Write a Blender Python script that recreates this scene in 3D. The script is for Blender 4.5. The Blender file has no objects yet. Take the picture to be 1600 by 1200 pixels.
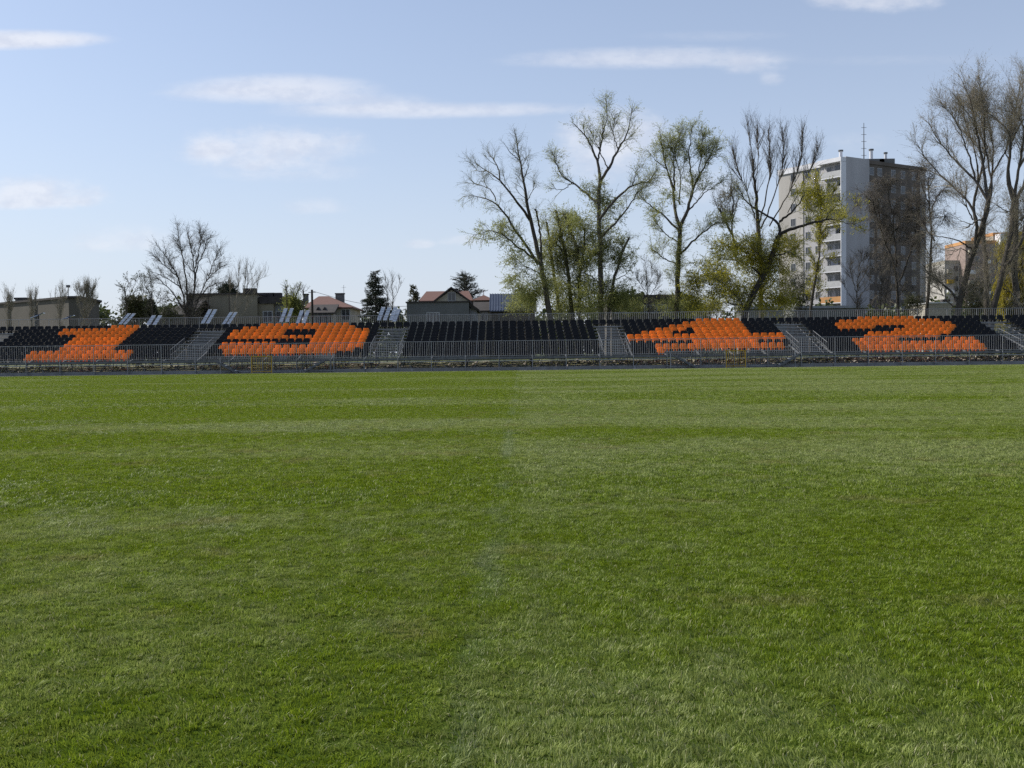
import bpy, bmesh, math, random
import numpy as np
from mathutils import Vector, Matrix

SC = bpy.context.scene
COL = SC.collection
rng = np.random.default_rng(7)
random.seed(7)
R = math.radians

# ------------------------------------------------------------------ camera numbers
F, VX, HZ, CH, ROLL = 1650.0, 790.0, 549.0, 1.25, R(0.68)
CS, SN = math.cos(ROLL), math.sin(ROLL)

def W(px, py, D):
    """A point of the place, from where the photograph shows it and how far away it stands."""
    x, y = px - 800, py - 600
    ux, uy = x * CS - y * SN + 800 - VX, x * SN + y * CS + 600 - HZ
    return Vector((ux / F * D, D, CH - uy / F * D))

def WX(px, py, D): return W(px, py, D).x
def WZ(px, py, D): return W(px, py, D).z

# ------------------------------------------------------------------ materials
def new_mat(name):
    m = bpy.data.materials.new(name); m.use_nodes = True
    nt = m.node_tree
    return m, nt, nt.nodes, nt.links, nt.nodes['Principled BSDF']

def noisy(name, c1, c2, scale=4.0, rough=0.7, detail=4.0, metallic=0.0, bump=0.0, stretch=(1, 1, 1), spec=0.4, wpos=False):
    m, nt, N, L, P = new_mat(name)
    co = N.new('ShaderNodeNewGeometry') if wpos else N.new('ShaderNodeTexCoord')
    mp = N.new('ShaderNodeMapping'); mp.inputs['Scale'].default_value = stretch
    L.new(co.outputs['Position' if wpos else 'Object'], mp.inputs['Vector'])
    nz = N.new('ShaderNodeTexNoise'); nz.inputs['Scale'].default_value = scale; nz.inputs['Detail'].default_value = detail
    nz.inputs['Roughness'].default_value = 0.65
    L.new(mp.outputs['Vector'], nz.inputs['Vector'])
    rp = N.new('ShaderNodeValToRGB')
    rp.color_ramp.elements[0].position = 0.32; rp.color_ramp.elements[0].color = (*c1, 1)
    rp.color_ramp.elements[1].position = 0.68; rp.color_ramp.elements[1].color = (*c2, 1)
    L.new(nz.outputs['Fac'], rp.inputs['Fac']); L.new(rp.outputs['Color'], P.inputs['Base Color'])
    P.inputs['Roughness'].default_value = rough; P.inputs['Metallic'].default_value = metallic
    P.inputs['Specular IOR Level'].default_value = spec
    if bump:
        b = N.new('ShaderNodeBump'); b.inputs['Strength'].default_value = bump; b.inputs['Distance'].default_value = 0.02
        L.new(nz.outputs['Fac'], b.inputs['Height']); L.new(b.outputs['Normal'], P.inputs['Normal'])
    return m

def leafy(name, cols, trans=0.45, rough=0.5):
    """Leaves: colour differs from leaf to leaf, light shines through."""
    m, nt, N, L, P = new_mat(name)
    g = N.new('ShaderNodeNewGeometry')
    rp = N.new('ShaderNodeValToRGB')
    e = rp.color_ramp.elements
    while len(e) < len(cols): e.new(0.5)
    for i, c in enumerate(cols):
        e[i].position = i / (len(cols) - 1); e[i].color = (*c, 1)
    L.new(g.outputs['Random Per Island'], rp.inputs['Fac'])
    L.new(rp.outputs['Color'], P.inputs['Base Color'])
    P.inputs['Roughness'].default_value = rough
    P.inputs['Specular IOR Level'].default_value = 0.3
    t = N.new('ShaderNodeBsdfTranslucent'); L.new(rp.outputs['Color'], t.inputs['Color'])
    mx = N.new('ShaderNodeMixShader'); mx.inputs[0].default_value = trans
    L.new(P.outputs[0], mx.inputs[1]); L.new(t.outputs[0], mx.inputs[2])
    L.new(mx.outputs[0], N['Material Output'].inputs['Surface'])
    return m

def plastic(name, col, trans, rough=0.38, var=0.12, spec=0.25):
    m, nt, N, L, P = new_mat(name)
    oi = N.new('ShaderNodeObjectInfo')
    hsv = N.new('ShaderNodeHueSaturation'); hsv.inputs['Color'].default_value = (*col, 1)
    mr = N.new('ShaderNodeMapRange'); mr.inputs['To Min'].default_value = 1 - var; mr.inputs['To Max'].default_value = 1 + var
    L.new(oi.outputs['Random'], mr.inputs['Value']); L.new(mr.outputs[0], hsv.inputs['Value'])
    co = N.new('ShaderNodeTexCoord'); nz = N.new('ShaderNodeTexNoise'); nz.inputs['Scale'].default_value = 9
    L.new(co.outputs['Object'], nz.inputs['Vector'])
    m2 = N.new('ShaderNodeMapRange'); m2.inputs['To Min'].default_value = rough - .1; m2.inputs['To Max'].default_value = rough + .15
    L.new(nz.outputs['Fac'], m2.inputs['Value']); L.new(m2.outputs[0], P.inputs['Roughness'])
    L.new(hsv.outputs[0], P.inputs['Base Color']); P.inputs['Specular IOR Level'].default_value = spec
    if trans:
        t = N.new('ShaderNodeBsdfTranslucent'); L.new(hsv.outputs[0], t.inputs['Color'])
        mx = N.new('ShaderNodeMixShader'); mx.inputs[0].default_value = trans
        L.new(P.outputs[0], mx.inputs[1]); L.new(t.outputs[0], mx.inputs[2])
        L.new(mx.outputs[0], N['Material Output'].inputs['Surface'])
    return m

M = {}
M['orange'] = plastic('orange plastic', (0.90, 0.37, 0.066), 0.58)
M['black'] = plastic('black plastic', (0.0055, 0.006, 0.008), 0.0, rough=0.6)
M['steel'] = noisy('galvanised steel', (0.22, 0.225, 0.23), (0.34, 0.345, 0.35), 3, 0.55, metallic=0.2)
M['steel_dark'] = noisy('dark steel', (0.085, 0.09, 0.095), (0.16, 0.165, 0.17), 2.5, 0.65, metallic=0.15)  # also the darker copy for steps that should look shaded
M['deck'] = noisy('steel deck', (0.12, 0.125, 0.13), (0.21, 0.215, 0.22), 1.7, 0.6, metallic=0.15)
M['yellow'] = noisy('yellow paint', (0.36, 0.22, 0.012), (0.46, 0.29, 0.016), 6, 0.45)
M['kerb'] = noisy('dark concrete', (0.19, 0.19, 0.187), (0.29, 0.29, 0.284), 2, 0.9, bump=0.2)
M['asphalt'] = noisy('asphalt', (0.10, 0.098, 0.095), (0.15, 0.147, 0.142), 8, 0.95, wpos=True)
M['soil'] = noisy('turf soil', (0.034, 0.058, 0.008), (0.060, 0.085, 0.014), 30, 1.0, wpos=True, spec=0.0)
M['earth'] = noisy('rough earth and weeds', (0.07, 0.095, 0.022), (0.30, 0.25, 0.16), 1.6, 0.95, detail=8, wpos=True, bump=0.4)
M['field'] = noisy('far meadow', (0.05, 0.075, 0.02), (0.09, 0.10, 0.04), 0.2, 0.95, wpos=True)
M['stone'] = noisy('broken stone', (0.20, 0.16, 0.12), (0.62, 0.57, 0.50), 2.2, 0.9, wpos=True)
M['bark'] = noisy('bark', (0.034, 0.029, 0.024), (0.085, 0.074, 0.060), 5, 0.95, bump=0.6, stretch=(1, 1, 0.25))
M['bark_dark'] = noisy('dark bark', (0.016, 0.014, 0.012), (0.045, 0.038, 0.032), 5, 0.95, bump=0.6, stretch=(1, 1, 0.25))  # darker than the plain bark, so the trunk stands out
M['bark_green'] = noisy('mossy bark', (0.040, 0.038, 0.024), (0.095, 0.088, 0.052), 5, 0.95, bump=0.6, stretch=(1, 1, 0.25))
M['twig'] = noisy('twig', (0.075, 0.064, 0.052), (0.14, 0.122, 0.10), 2, 0.9)
M['twig_tan'] = noisy('tan twig', (0.19, 0.165, 0.12), (0.31, 0.27, 0.205), 2, 0.9)
M['twig_willow'] = noisy('willow twig', (0.12, 0.12, 0.06), (0.22, 0.215, 0.11), 2, 0.85)
M['leaf_willow'] = leafy('young willow leaf', [(0.23, 0.255, 0.065), (0.32, 0.335, 0.10), (0.41, 0.42, 0.16)], 0.64)
M['leaf_yellow'] = leafy('yellow green leaf', [(0.29, 0.285, 0.030), (0.40, 0.375, 0.042), (0.50, 0.45, 0.065)], 0.66)
M['leaf_gold'] = leafy('golden willow leaf', [(0.30, 0.26, 0.02), (0.41, 0.345, 0.028), (0.50, 0.42, 0.045)], 0.64)
M['leaf_dark'] = leafy('dark leaf', [(0.035, 0.05, 0.016), (0.06, 0.075, 0.02), (0.09, 0.10, 0.03)], 0.3)
M['leaf_mid'] = leafy('fresh leaf', [(0.15, 0.17, 0.035), (0.21, 0.23, 0.05), (0.28, 0.29, 0.08)], 0.6)
M['bud'] = leafy('bud', [(0.14, 0.125, 0.07), (0.20, 0.185, 0.10), (0.29, 0.275, 0.16)], 0.5)
M['blossom'] = leafy('white blossom', [(0.5, 0.5, 0.45), (0.7, 0.7, 0.66), (0.3, 0.33, 0.2)], 0.4)
M['needle'] = leafy('spruce needle', [(0.012, 0.022, 0.012), (0.022, 0.036, 0.018), (0.036, 0.05, 0.022)], 0.15, 0.6)
M['needle_warm'] = leafy('thuja needle', [(0.035, 0.042, 0.016), (0.065, 0.07, 0.024), (0.10, 0.095, 0.035)], 0.2, 0.6)
M['plaster_brown'] = noisy('brown plaster', (0.080, 0.072, 0.058), (0.11, 0.098, 0.08), 0.35, 0.9, detail=7)
M['plaster_beige'] = noisy('beige plaster', (0.17, 0.148, 0.105), (0.235, 0.205, 0.15), 0.4, 0.9, detail=7)
M['plaster_grey'] = noisy('grey plaster', (0.105, 0.108, 0.105), (0.145, 0.147, 0.144), 0.5, 0.9, detail=7)
M['plaster_lilac'] = noisy('pale grey plaster', (0.22, 0.225, 0.25), (0.28, 0.285, 0.31), 0.5, 0.9)
M['plaster_cream'] = noisy('cream plaster', (0.30, 0.275, 0.225), (0.38, 0.35, 0.29), 0.5, 0.9, detail=7)
M['white_wall'] = noisy('white plaster', (0.58, 0.58, 0.60), (0.70, 0.70, 0.72), 0.25, 0.85, detail=8, stretch=(1, 1, 0.3))
M['tower_tan'] = noisy('tan wall panel', (0.33, 0.31, 0.285), (0.43, 0.41, 0.38), 0.3, 0.9, detail=7, stretch=(1, 1, 0.3))
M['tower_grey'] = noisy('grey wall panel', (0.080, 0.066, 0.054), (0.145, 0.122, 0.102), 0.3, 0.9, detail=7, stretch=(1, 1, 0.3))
M['roof_red'] = noisy('clay tile', (0.115, 0.058, 0.045), (0.16, 0.082, 0.062), 3, 0.8, detail=5, stretch=(1, 4, 4))
M['roof_dark'] = noisy('dark roof felt', (0.028, 0.024, 0.022), (0.052, 0.045, 0.042), 2, 0.85)
M['roof_blue'] = noisy('blue grey sheet metal', (0.048, 0.058, 0.085), (0.075, 0.09, 0.125), 1.2, 0.45, metallic=0.3)
M['glass'] = noisy('window glass', (0.018, 0.02, 0.026), (0.05, 0.056, 0.066), 0.8, 0.12, spec=0.6)
M['frame_white'] = noisy('white frame', (0.34, 0.34, 0.34), (0.42, 0.42, 0.42), 2, 0.6)
M['pink'] = noisy('pink render', (0.22, 0.17, 0.15), (0.29, 0.22, 0.195), 0.4, 0.85)
M['orange_wall'] = noisy('orange render', (0.42, 0.21, 0.08), (0.50, 0.27, 0.11), 0.4, 0.85)
M['wood'] = noisy('dark pole wood', (0.018, 0.014, 0.012), (0.04, 0.032, 0.026), 4, 0.9)
M['cable'] = noisy('black cable', (0.03, 0.03, 0.035), (0.05, 0.05, 0.055), 4, 0.8)
M['gable'] = noisy('grey white plaster', (0.32, 0.31, 0.315), (0.42, 0.41, 0.415), 0.25, 0.85, detail=8, stretch=(1, 1, 0.3))
M['panel'] = noisy('pale panel', (0.42, 0.47, 0.56), (0.60, 0.64, 0.72), 1.8, 0.25, spec=0.7)
M['panel_edge'] = noisy('white panel cap', (0.72, 0.73, 0.75), (0.82, 0.82, 0.84), 3, 0.4)
M['panel_frame'] = noisy('navy frame', (0.02, 0.025, 0.05), (0.04, 0.05, 0.085), 3, 0.5)

# ------------------------------------------------------------------ mesh helpers
def mesh_obj(name, verts, faces, mats, midx=None, parent=None, smooth=False):
    me = bpy.data.meshes.new(name)
    verts = np.asarray(verts, dtype=np.float32)
    if isinstance(faces, np.ndarray):
        nf, k = faces.shape
        me.vertices.add(len(verts)); me.vertices.foreach_set('co', verts.ravel())
        me.loops.add(nf * k); me.loops.foreach_set('vertex_index', faces.ravel().astype(np.int32))
        me.polygons.add(nf); me.polygons.foreach_set('loop_start', np.arange(0, nf * k, k, dtype=np.int32))
        me.update(calc_edges=True)
    else:
        me.from_pydata([tuple(map(float, v)) for v in verts], [], faces)
        nf = len(faces)
    for m in (mats if isinstance(mats, (list, tuple)) else [mats]): me.materials.append(m)
    if midx is not None: me.polygons.foreach_set('material_index', np.asarray(midx, dtype=np.int32))
    if smooth: me.polygons.foreach_set('use_smooth', np.ones(nf, dtype=bool))
    me.update()
    o = bpy.data.objects.new(name, me); COL.objects.link(o)
    if parent is not None: o.parent = parent
    return o

BOXF = [(0, 3, 2, 1), (4, 5, 6, 7), (0, 1, 5, 4), (1, 2, 6, 5), (2, 3, 7, 6), (3, 0, 4, 7)]
class MB:
    """Collects boxes, bars, tubes and prisms into one mesh."""
    def __init__(s): s.v, s.f, s.m = [], [], []
    def add(s, vs, fs, mi=0):
        n = len(s.v); s.v += [tuple(v) for v in vs]; s.f += [tuple(i + n for i in f) for f in fs]; s.m += [mi] * len(fs)
    def box(s, x0, x1, y0, y1, z0, z1, mi=0, mat=None):
        vs = [Vector(p) for p in ((x0, y0, z0), (x1, y0, z0), (x1, y1, z0), (x0, y1, z0), (x0, y0, z1), (x1, y0, z1), (x1, y1, z1), (x0, y1, z1))]
        if mat is not None: vs = [mat @ v for v in vs]
        s.add(vs, BOXF, mi)
    def bar(s, a, b, r, k=6, mi=0, r1=None):
        a, b = Vector(a), Vector(b); d = (b - a).normalized()
        u = d.cross(Vector((0, 0, 1)) if abs(d.z) < .9 else Vector((1, 0, 0))).normalized(); w = d.cross(u)
        r1 = r if r1 is None else r1
        vs = []
        for p, rr in ((a, r), (b, r1)):
            vs += [p + (u * math.cos(2 * math.pi * i / k) + w * math.sin(2 * math.pi * i / k)) * rr for i in range(k)]
        fs = [(i, (i + 1) % k, k + (i + 1) % k, k + i) for i in range(k)] + [tuple(range(k - 1, -1, -1)), tuple(range(k, 2 * k))]
        s.add(vs, fs, mi)
    def flatbar(s, a, b, wx, wy, mi=0):
        """rectangular bar from a to b"""
        a, b = Vector(a), Vector(b); d = (b - a).normalized()
        u = d.cross(Vector((0, 0, 1)) if abs(d.z) < .9 else Vector((0, 1, 0))).normalized(); w = d.cross(u)
        vs = [p + u * sx * wx / 2 + w * sy * wy / 2 for p in (a, b) for sx, sy in ((-1, -1), (1, -1), (1, 1), (-1, 1))]
        s.add(vs, BOXF, mi)
    def prism(s, poly, z0, z1, mi=0, mt=None):
        n = len(poly)
        vs = [(x, y, z0) for x, y in poly] + [(x, y, z1) for x, y in poly]
        fs = [(i, (i + 1) % n, n + (i + 1) % n, n + i) for i in range(n)]
        s.add(vs, fs, mi); s.add(vs, [tuple(range(n - 1, -1, -1)), tuple(range(n, 2 * n))], mi if mt is None else mt)
    def build(s, name, mats, parent=None, loc=None, smooth=False):
        if loc is not None: s.v = [(x - loc[0], y - loc[1], z - loc[2]) for x, y, z in s.v]
        o = mesh_obj(name, s.v, s.f, mats, s.m if isinstance(mats, (list, tuple)) else None, parent, smooth)
        if loc is not None and parent is None: o.location = loc
        return o

def empty(name, loc):
    o = bpy.data.objects.new(name, None); COL.objects.link(o); o.location = loc; o.empty_display_size = .3
    return o
def tag(o, label=None, cat=None, group=None, kind=None):
    if label: o['label'] = label
    if cat: o['category'] = cat
    if group: o['group'] = group
    if kind: o['kind'] = kind
    return o
def part(mb, name, mats, root, smooth=False):
    """a mesh in world coordinates becomes a child of its thing"""
    o = mb.build(name, mats, None, tuple(root.matrix_world.translation if False else root.location), smooth)
    o.location = (0, 0, 0); o.parent = root
    return o
def copy_part(o, parent, loc=None):
    c = o.copy(); COL.objects.link(c); c.parent = parent
    if loc is not None: c.location = loc
    return c
# ------------------------------------------------------------------ camera
cam = bpy.data.cameras.new('camera'); co = bpy.data.objects.new('camera', cam); COL.objects.link(co)
cam.sensor_width = 36; cam.lens = F / 1600 * 36; cam.clip_start = .1; cam.clip_end = 5000
yaw = math.atan((800 - VX) / F); pitch = math.atan((600 - HZ) / F)
co.matrix_world = Matrix.Translation((0, 0, CH)) @ (Matrix.Rotation(-yaw, 4, 'Z') @ Matrix.Rotation(math.pi / 2 - pitch, 4, 'X') @ Matrix.Rotation(-ROLL, 4, 'Z'))
SC.camera = co

# ------------------------------------------------------------------ light
SUN_EL, SUN_AZ = R(40), R(-66)            # azimuth from +Y (away from the camera), negative to the left
S = Vector((math.sin(SUN_AZ) * math.cos(SUN_EL), math.cos(SUN_AZ) * math.cos(SUN_EL), math.sin(SUN_EL)))
sl = bpy.data.lights.new('sun', 'SUN'); sl.energy = 4.5; sl.angle = R(.5); sl.color = (1, .95, .87)
so = bpy.data.objects.new('sun', sl); COL.objects.link(so)
so.rotation_euler = S.to_track_quat('Z', 'Y').to_euler(); so.location = S * 50

w = bpy.data.worlds.new('World'); SC.world = w; w.use_nodes = True
N, L = w.node_tree.nodes, w.node_tree.links
bg = N['Background']
sky = N.new('ShaderNodeTexSky'); sky.sky_type = 'NISHITA'; sky.sun_disc = False
sky.sun_elevation = SUN_EL; sky.sun_rotation = SUN_AZ; sky.altitude = 200
sky.air_density = 1.0; sky.dust_density = 1.2; sky.ozone_density = 2.0
def val(x): return x
def mth(op, a, b=None, c=None, clamp=False):
    n = N.new('ShaderNodeMath'); n.operation = op; n.use_clamp = clamp
    for i, x in enumerate((a, b, c)):
        if x is None: continue
        if isinstance(x, (int, float)): n.inputs[i].default_value = x
        else: L.new(x, n.inputs[i])
    return n.outputs[0]
def sstep(x, e0, e1):
    n = N.new('ShaderNodeMapRange'); n.interpolation_type = 'SMOOTHSTEP'
    n.inputs['From Min'].default_value = e0; n.inputs['From Max'].default_value = e1
    L.new(x, n.inputs['Value']); return n.outputs[0]
tc = N.new('ShaderNodeTexCoord'); sp = N.new('ShaderNodeSeparateXYZ'); L.new(tc.outputs['Generated'], sp.inputs[0])
yy = mth('MAXIMUM', sp.outputs['Y'], 0.05)
cu, cv = mth('DIVIDE', sp.outputs['X'], yy), mth('DIVIDE', sp.outputs['Z'], yy)
front = sstep(sp.outputs['Y'], 0.05, 0.3)
cb = N.new('ShaderNodeCombineXYZ'); L.new(cu, cb.inputs[0]); L.new(cv, cb.inputs[1])
def cnoise(scale, sx, sy, detail, seed):
    mp = N.new('ShaderNodeMapping'); mp.inputs['Scale'].default_value = (sx, sy, 1); mp.inputs['Location'].default_value = (seed, seed * .7, 0)
    L.new(cb.outputs[0], mp.inputs['Vector'])
    n = N.new('ShaderNodeTexNoise'); n.inputs['Scale'].default_value = scale; n.inputs['Detail'].default_value = detail
    n.inputs['Roughness'].default_value = .58
    L.new(mp.outputs[0], n.inputs['Vector']); return n.outputs['Fac']
n_puff = mth('SUBTRACT', cnoise(26, 1, 1.5, 6, 3.1), .5)
n_lens = mth('SUBTRACT', cnoise(10, 1, 7, 5, 8.2), .5)
n_in = cnoise(34, 1, 1.8, 5, 5.0)
def cloud(px, py, a, b, dens, puffy, soft=.8, flat=1.0):
    p = W(px, py, 1.0); u0, v0 = p.x, p.z - CH
    du = mth('DIVIDE', mth('SUBTRACT', cu, u0), a / F)
    dv0 = mth('SUBTRACT', cv, v0)
    up = mth('DIVIDE', mth('MAXIMUM', dv0, 0), b / F); dn = mth('DIVIDE', mth('MINIMUM', dv0, 0), b * flat / F)
    q = mth('ADD', mth('MULTIPLY', du, du), mth('ADD', mth('MULTIPLY', up, up), mth('MULTIPLY', dn, dn)))
    e = mth('ADD', mth('SUBTRACT', 1.0, q), mth('MULTIPLY', n_puff if puffy else n_lens, 3.0 if puffy else .85)); e = mth('ADD', e, 1.05 if puffy else .75); soft *= 2.3; dens *= .96
    return mth('MULTIPLY', sstep(e, 0.0, soft), dens)
specs = [  # px, py, half width, half height, density, puffy, softness, underside flatness
    (28, 70, 132, 16, .80, 0, .7, .8), (430, 146, 150, 24, .74, 0, .9, .75), (680, 177, 215, 13, .62, 0, .9, .8), (560, 165, 120, 16, .5, 0, 1.0, .9),
    (425, 240, 128, 34, .66, 1, 1.1, .6), (455, 268, 115, 16, .36, 1, 1.3, 1), (330, 240, 40, 18, .4, 1, 1.2, .6),
    (55, 316, 98, 32, .66, 1, .9, .35), (490, 326, 48, 15, .34, 1, 1.2, .6), (655, 383, 22, 9, .4, 1, 1, .6), (725, 378, 34, 10, .35, 1, 1, .6),
    (205, 380, 80, 26, .42, 1, 1.4, .5), (130, 386, 50, 16, .25, 1, 1.4, .6), (1010, 97, 200, 19, .55, 0, .9, .7), (1172, 106, 46, 15, .42, 1, 1.2, .8), (1203, 126, 18, 10, .35, 1, 1, 1),
    (1370, 2, 92, 26, .62, 1, 1.1, .7), (965, 222, 82, 46, .58, 1, 1.0, .8), (1080, 290, 60, 34, .38, 1, 1.2, .8), (930, 260, 60, 30, .4, 1, 1.2, .8), (1110, 60, 110, 9, .18, 0, 1.2, 1), (1400, 97, 170, 8, .13, 0, 1.2, 1), (1340, 225, 40, 14, .25, 1, 1.4, 1), (800, 300, 60, 14, .16, 1, 1.4, 1)]
acc = None
for s_ in specs:
    c_ = cloud(*s_)
    acc = c_ if acc is None else mth('SUBTRACT', 1.0, mth('MULTIPLY', mth('SUBTRACT', 1.0, acc), mth('SUBTRACT', 1.0, c_)))
torn = cnoise(70, 1, 2.6, 8, 14.0)
acc = mth('MULTIPLY', mth('MULTIPLY', acc, front), sstep(mth('ADD', mth('MULTIPLY', acc, .55), torn), .15, .75))
crgb = N.new('ShaderNodeMix'); crgb.data_type = 'RGBA'
crgb.inputs['A'].default_value = (5.9, 6.15, 7.0, 1); crgb.inputs['B'].default_value = (7.2, 7.3, 7.8, 1)
L.new(sstep(n_in, .35, .62), crgb.inputs['Factor'])
# thin milky air, thickest towards the horizon
milk = mth('ADD', mth('MULTIPLY', mth('POWER', mth('SUBTRACT', 1.0, sp.outputs['Z'], None, True), 5.0), .66), .23, None, True)
tint = N.new('ShaderNodeMix'); tint.data_type = 'RGBA'; tint.blend_type = 'MULTIPLY'; tint.inputs['Factor'].default_value = 1; L.new(sky.outputs[0], tint.inputs['A']); tint.inputs['B'].default_value = (0.97, 1.03, 1.11, 1)
m1 = N.new('ShaderNodeMix'); m1.data_type = 'RGBA'; L.new(milk, m1.inputs['Factor']); L.new(tint.outputs['Result'], m1.inputs['A']); m1.inputs['B'].default_value = (5.65, 6.1, 7.15, 1)
m2 = N.new('ShaderNodeMix'); m2.data_type = 'RGBA'; L.new(acc, m2.inputs['Factor']); L.new(m1.outputs['Result'], m2.inputs['A']); L.new(crgb.outputs['Result'], m2.inputs['B'])
L.new(m2.outputs['Result'], bg.inputs['Color']); bg.inputs['Strength'].default_value = .1
SC.view_settings.view_transform = 'Standard'; SC.view_settings.look = 'None'; SC.view_settings.exposure = 0.3; SC.view_settings.gamma = 1
SC.cycles.max_bounces = 5; SC.cycles.diffuse_bounces = 3; SC.cycles.glossy_bounces = 2; SC.cycles.transmission_bounces = 3; SC.cycles.transparent_max_bounces = 4; SC.cycles.use_denoising = False

# ------------------------------------------------------------------ the ground
def sheet(name, x0, x1, y0, y1, z, mat, nx=1, ny=1, zf=None):
    xs, ys = np.linspace(x0, x1, nx + 1), np.linspace(y0, y1, ny + 1)
    vs = [(x, y, z if zf is None else zf(x, y)) for y in ys for x in xs]
    fs = [(j * (nx + 1) + i, j * (nx + 1) + i + 1, (j + 1) * (nx + 1) + i + 1, (j + 1) * (nx + 1) + i) for j in range(ny) for i in range(nx)]
    return mesh_obj(name, vs, fs, mat, smooth=zf is not None)
GZ = .5                                     # level of the land behind the stand
tag(sheet('ground', -3000, 3000, 81, 4000, GZ, M['field']), kind='structure')
tag(sheet('pitch_soil', -80, 80, -12, 67.6, 0.0, M['soil']), kind='structure')
tag(sheet('path', -80, 80, 67.6, 69.3, 0.02, M['asphalt']), kind='structure')
def bank(x, y):
    t = min(max((y - 69.3) / 7.0, 0), 1); t = t * t * (3 - 2 * t)
    e = min(1, max(0, (81 - y) / 1.2)) * min(1, max(0, (y - 69.3) / .6))
    return .02 + (GZ - .02) * t + e * (.05 * math.sin(x * 1.7 + y) + .05 * math.sin(x * .63 + 2 * y) + .03 * math.sin(4.1 * x - y))
tag(sheet('embankment', -80, 80, 69.3, 81, 0, M['earth'], 240, 24, bank), kind='structure')

# ------------------------------------------------------------------ the turf
def seam(y): return -0.21 + 0.0155 * y     # where two mowing halves meet, along the old halfway line
m, nt, N, L, P = new_mat('turf blade'); M['turf'] = m
g = N.new('ShaderNodeNewGeometry'); spx = N.new('ShaderNodeSeparateXYZ'); L.new(g.outputs['Position'], spx.inputs[0])
X_, Y_ = spx.outputs['X'], spx.outputs['Y']
def wnoise(scale, sx, sy, detail, seed=0.0):
    mp = N.new('ShaderNodeMapping'); mp.inputs['Scale'].default_value = (sx, sy, 1); mp.inputs['Location'].default_value = (seed, seed, 0)
    L.new(g.outputs['Position'], mp.inputs['Vector'])
    n = N.new('ShaderNodeTexNoise'); n.noise_dimensions = '2D'; n.inputs['Scale'].default_value = scale; n.inputs['Detail'].default_value = detail
    L.new(mp.outputs[0], n.inputs['Vector']); return n.outputs['Fac']
def mixc(f, a, b):
    n = N.new('ShaderNodeMix'); n.data_type = 'RGBA'
    L.new(f, n.inputs['Factor'])
    for x, i in ((a, 'A'), (b, 'B')):
        if isinstance(x, tuple): n.inputs[i].default_value = (*x, 1)
        else: L.new(x, n.inputs[i])
    return n.outputs['Result']
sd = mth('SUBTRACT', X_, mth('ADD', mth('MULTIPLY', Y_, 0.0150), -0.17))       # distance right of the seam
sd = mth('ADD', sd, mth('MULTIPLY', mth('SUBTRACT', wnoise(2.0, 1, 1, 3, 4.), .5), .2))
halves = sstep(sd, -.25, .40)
big = wnoise(.17, .8, 1.5, 3, 11.3)         # broad patches of leaner and lusher turf
band = wnoise(.35, .18, 1.0, 3, 5.7)        # mowing strips: sheen of bent blades put into the colour
clump = wnoise(3.2, 1, 1, 4, 2.2)
turf_tone = mth('ADD', mth('ADD', mth('MULTIPLY', big, 1.1), mth('MULTIPLY', band, .9)), mth('MULTIPLY', clump, .62))
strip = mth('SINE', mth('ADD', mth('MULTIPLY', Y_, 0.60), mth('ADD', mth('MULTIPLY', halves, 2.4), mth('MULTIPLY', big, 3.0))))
turf_tone = mth('ADD', turf_tone, mth('MULTIPLY', strip, .085))  # light and dark of the mown strips, painted into the turf tone
turf_tone = mth('SUBTRACT', turf_tone, mth('MULTIPLY', mth('SUBTRACT', halves, .3), .23))  # right half paler: light off its leaning blades, put into the colour
lf = sstep(turf_tone, 1.0, 1.38)
ri = g.outputs['Random Per Island']
rich = mixc(ri, (0.100, 0.160, 0.008), (0.230, 0.290, 0.022))
lean = mixc(ri, (0.175, 0.220, 0.048), (0.325, 0.370, 0.120))
colr = mixc(lf, lean, rich)
dry = mth('MULTIPLY', sstep(wnoise(1.1, 1, 1.3, 4, 21.), .60, .74), .36)
colr = mixc(dry, colr, (0.27, 0.225, 0.095))
fine = mth('ADD', mth('MULTIPLY', wnoise(6.5, 1, 1, 3, 41.), 1.0), .52)
fm = N.new('ShaderNodeMix'); fm.data_type = 'RGBA'; fm.blend_type = 'MULTIPLY'; fm.inputs['Factor'].default_value = 1.0
fc = N.new('ShaderNodeCombineXYZ'); [L.new(fine, fc.inputs[i_]) for i_ in range(3)]
L.new(colr, fm.inputs['A']); L.new(fc.outputs[0], fm.inputs['B']); colr = fm.outputs['Result']
# a few bleached blades, and what is left of the white line along the seam
straw = mth('GREATER_THAN', ri, .965)
colr = mixc(mth('MULTIPLY', straw, .8), colr, (0.45, 0.42, 0.25))
line = mth('MULTIPLY', mth('SUBTRACT', 1.0, sstep(mth('ABSOLUTE', mth('ADD', sd, .02)), .02, .12)), sstep(wnoise(1.3, 1, .5, 3, 31.), .42, .62))
colr = mixc(mth('MULTIPLY', line, .16), colr, (0.33, 0.38, 0.34))
L.new(colr, P.inputs['Base Color']); P.inputs['Roughness'].default_value = .45; P.inputs['Specular IOR Level'].default_value = .2
t = N.new('ShaderNodeBsdfTranslucent'); L.new(colr, t.inputs['Color'])
mx = N.new('ShaderNodeMixShader'); mx.inputs[0].default_value = .38
L.new(P.outputs[0], mx.inputs[1]); L.new(t.outputs[0], mx.inputs[2]); L.new(mx.outputs[0], N['Material Output'].inputs['Surface'])

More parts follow.
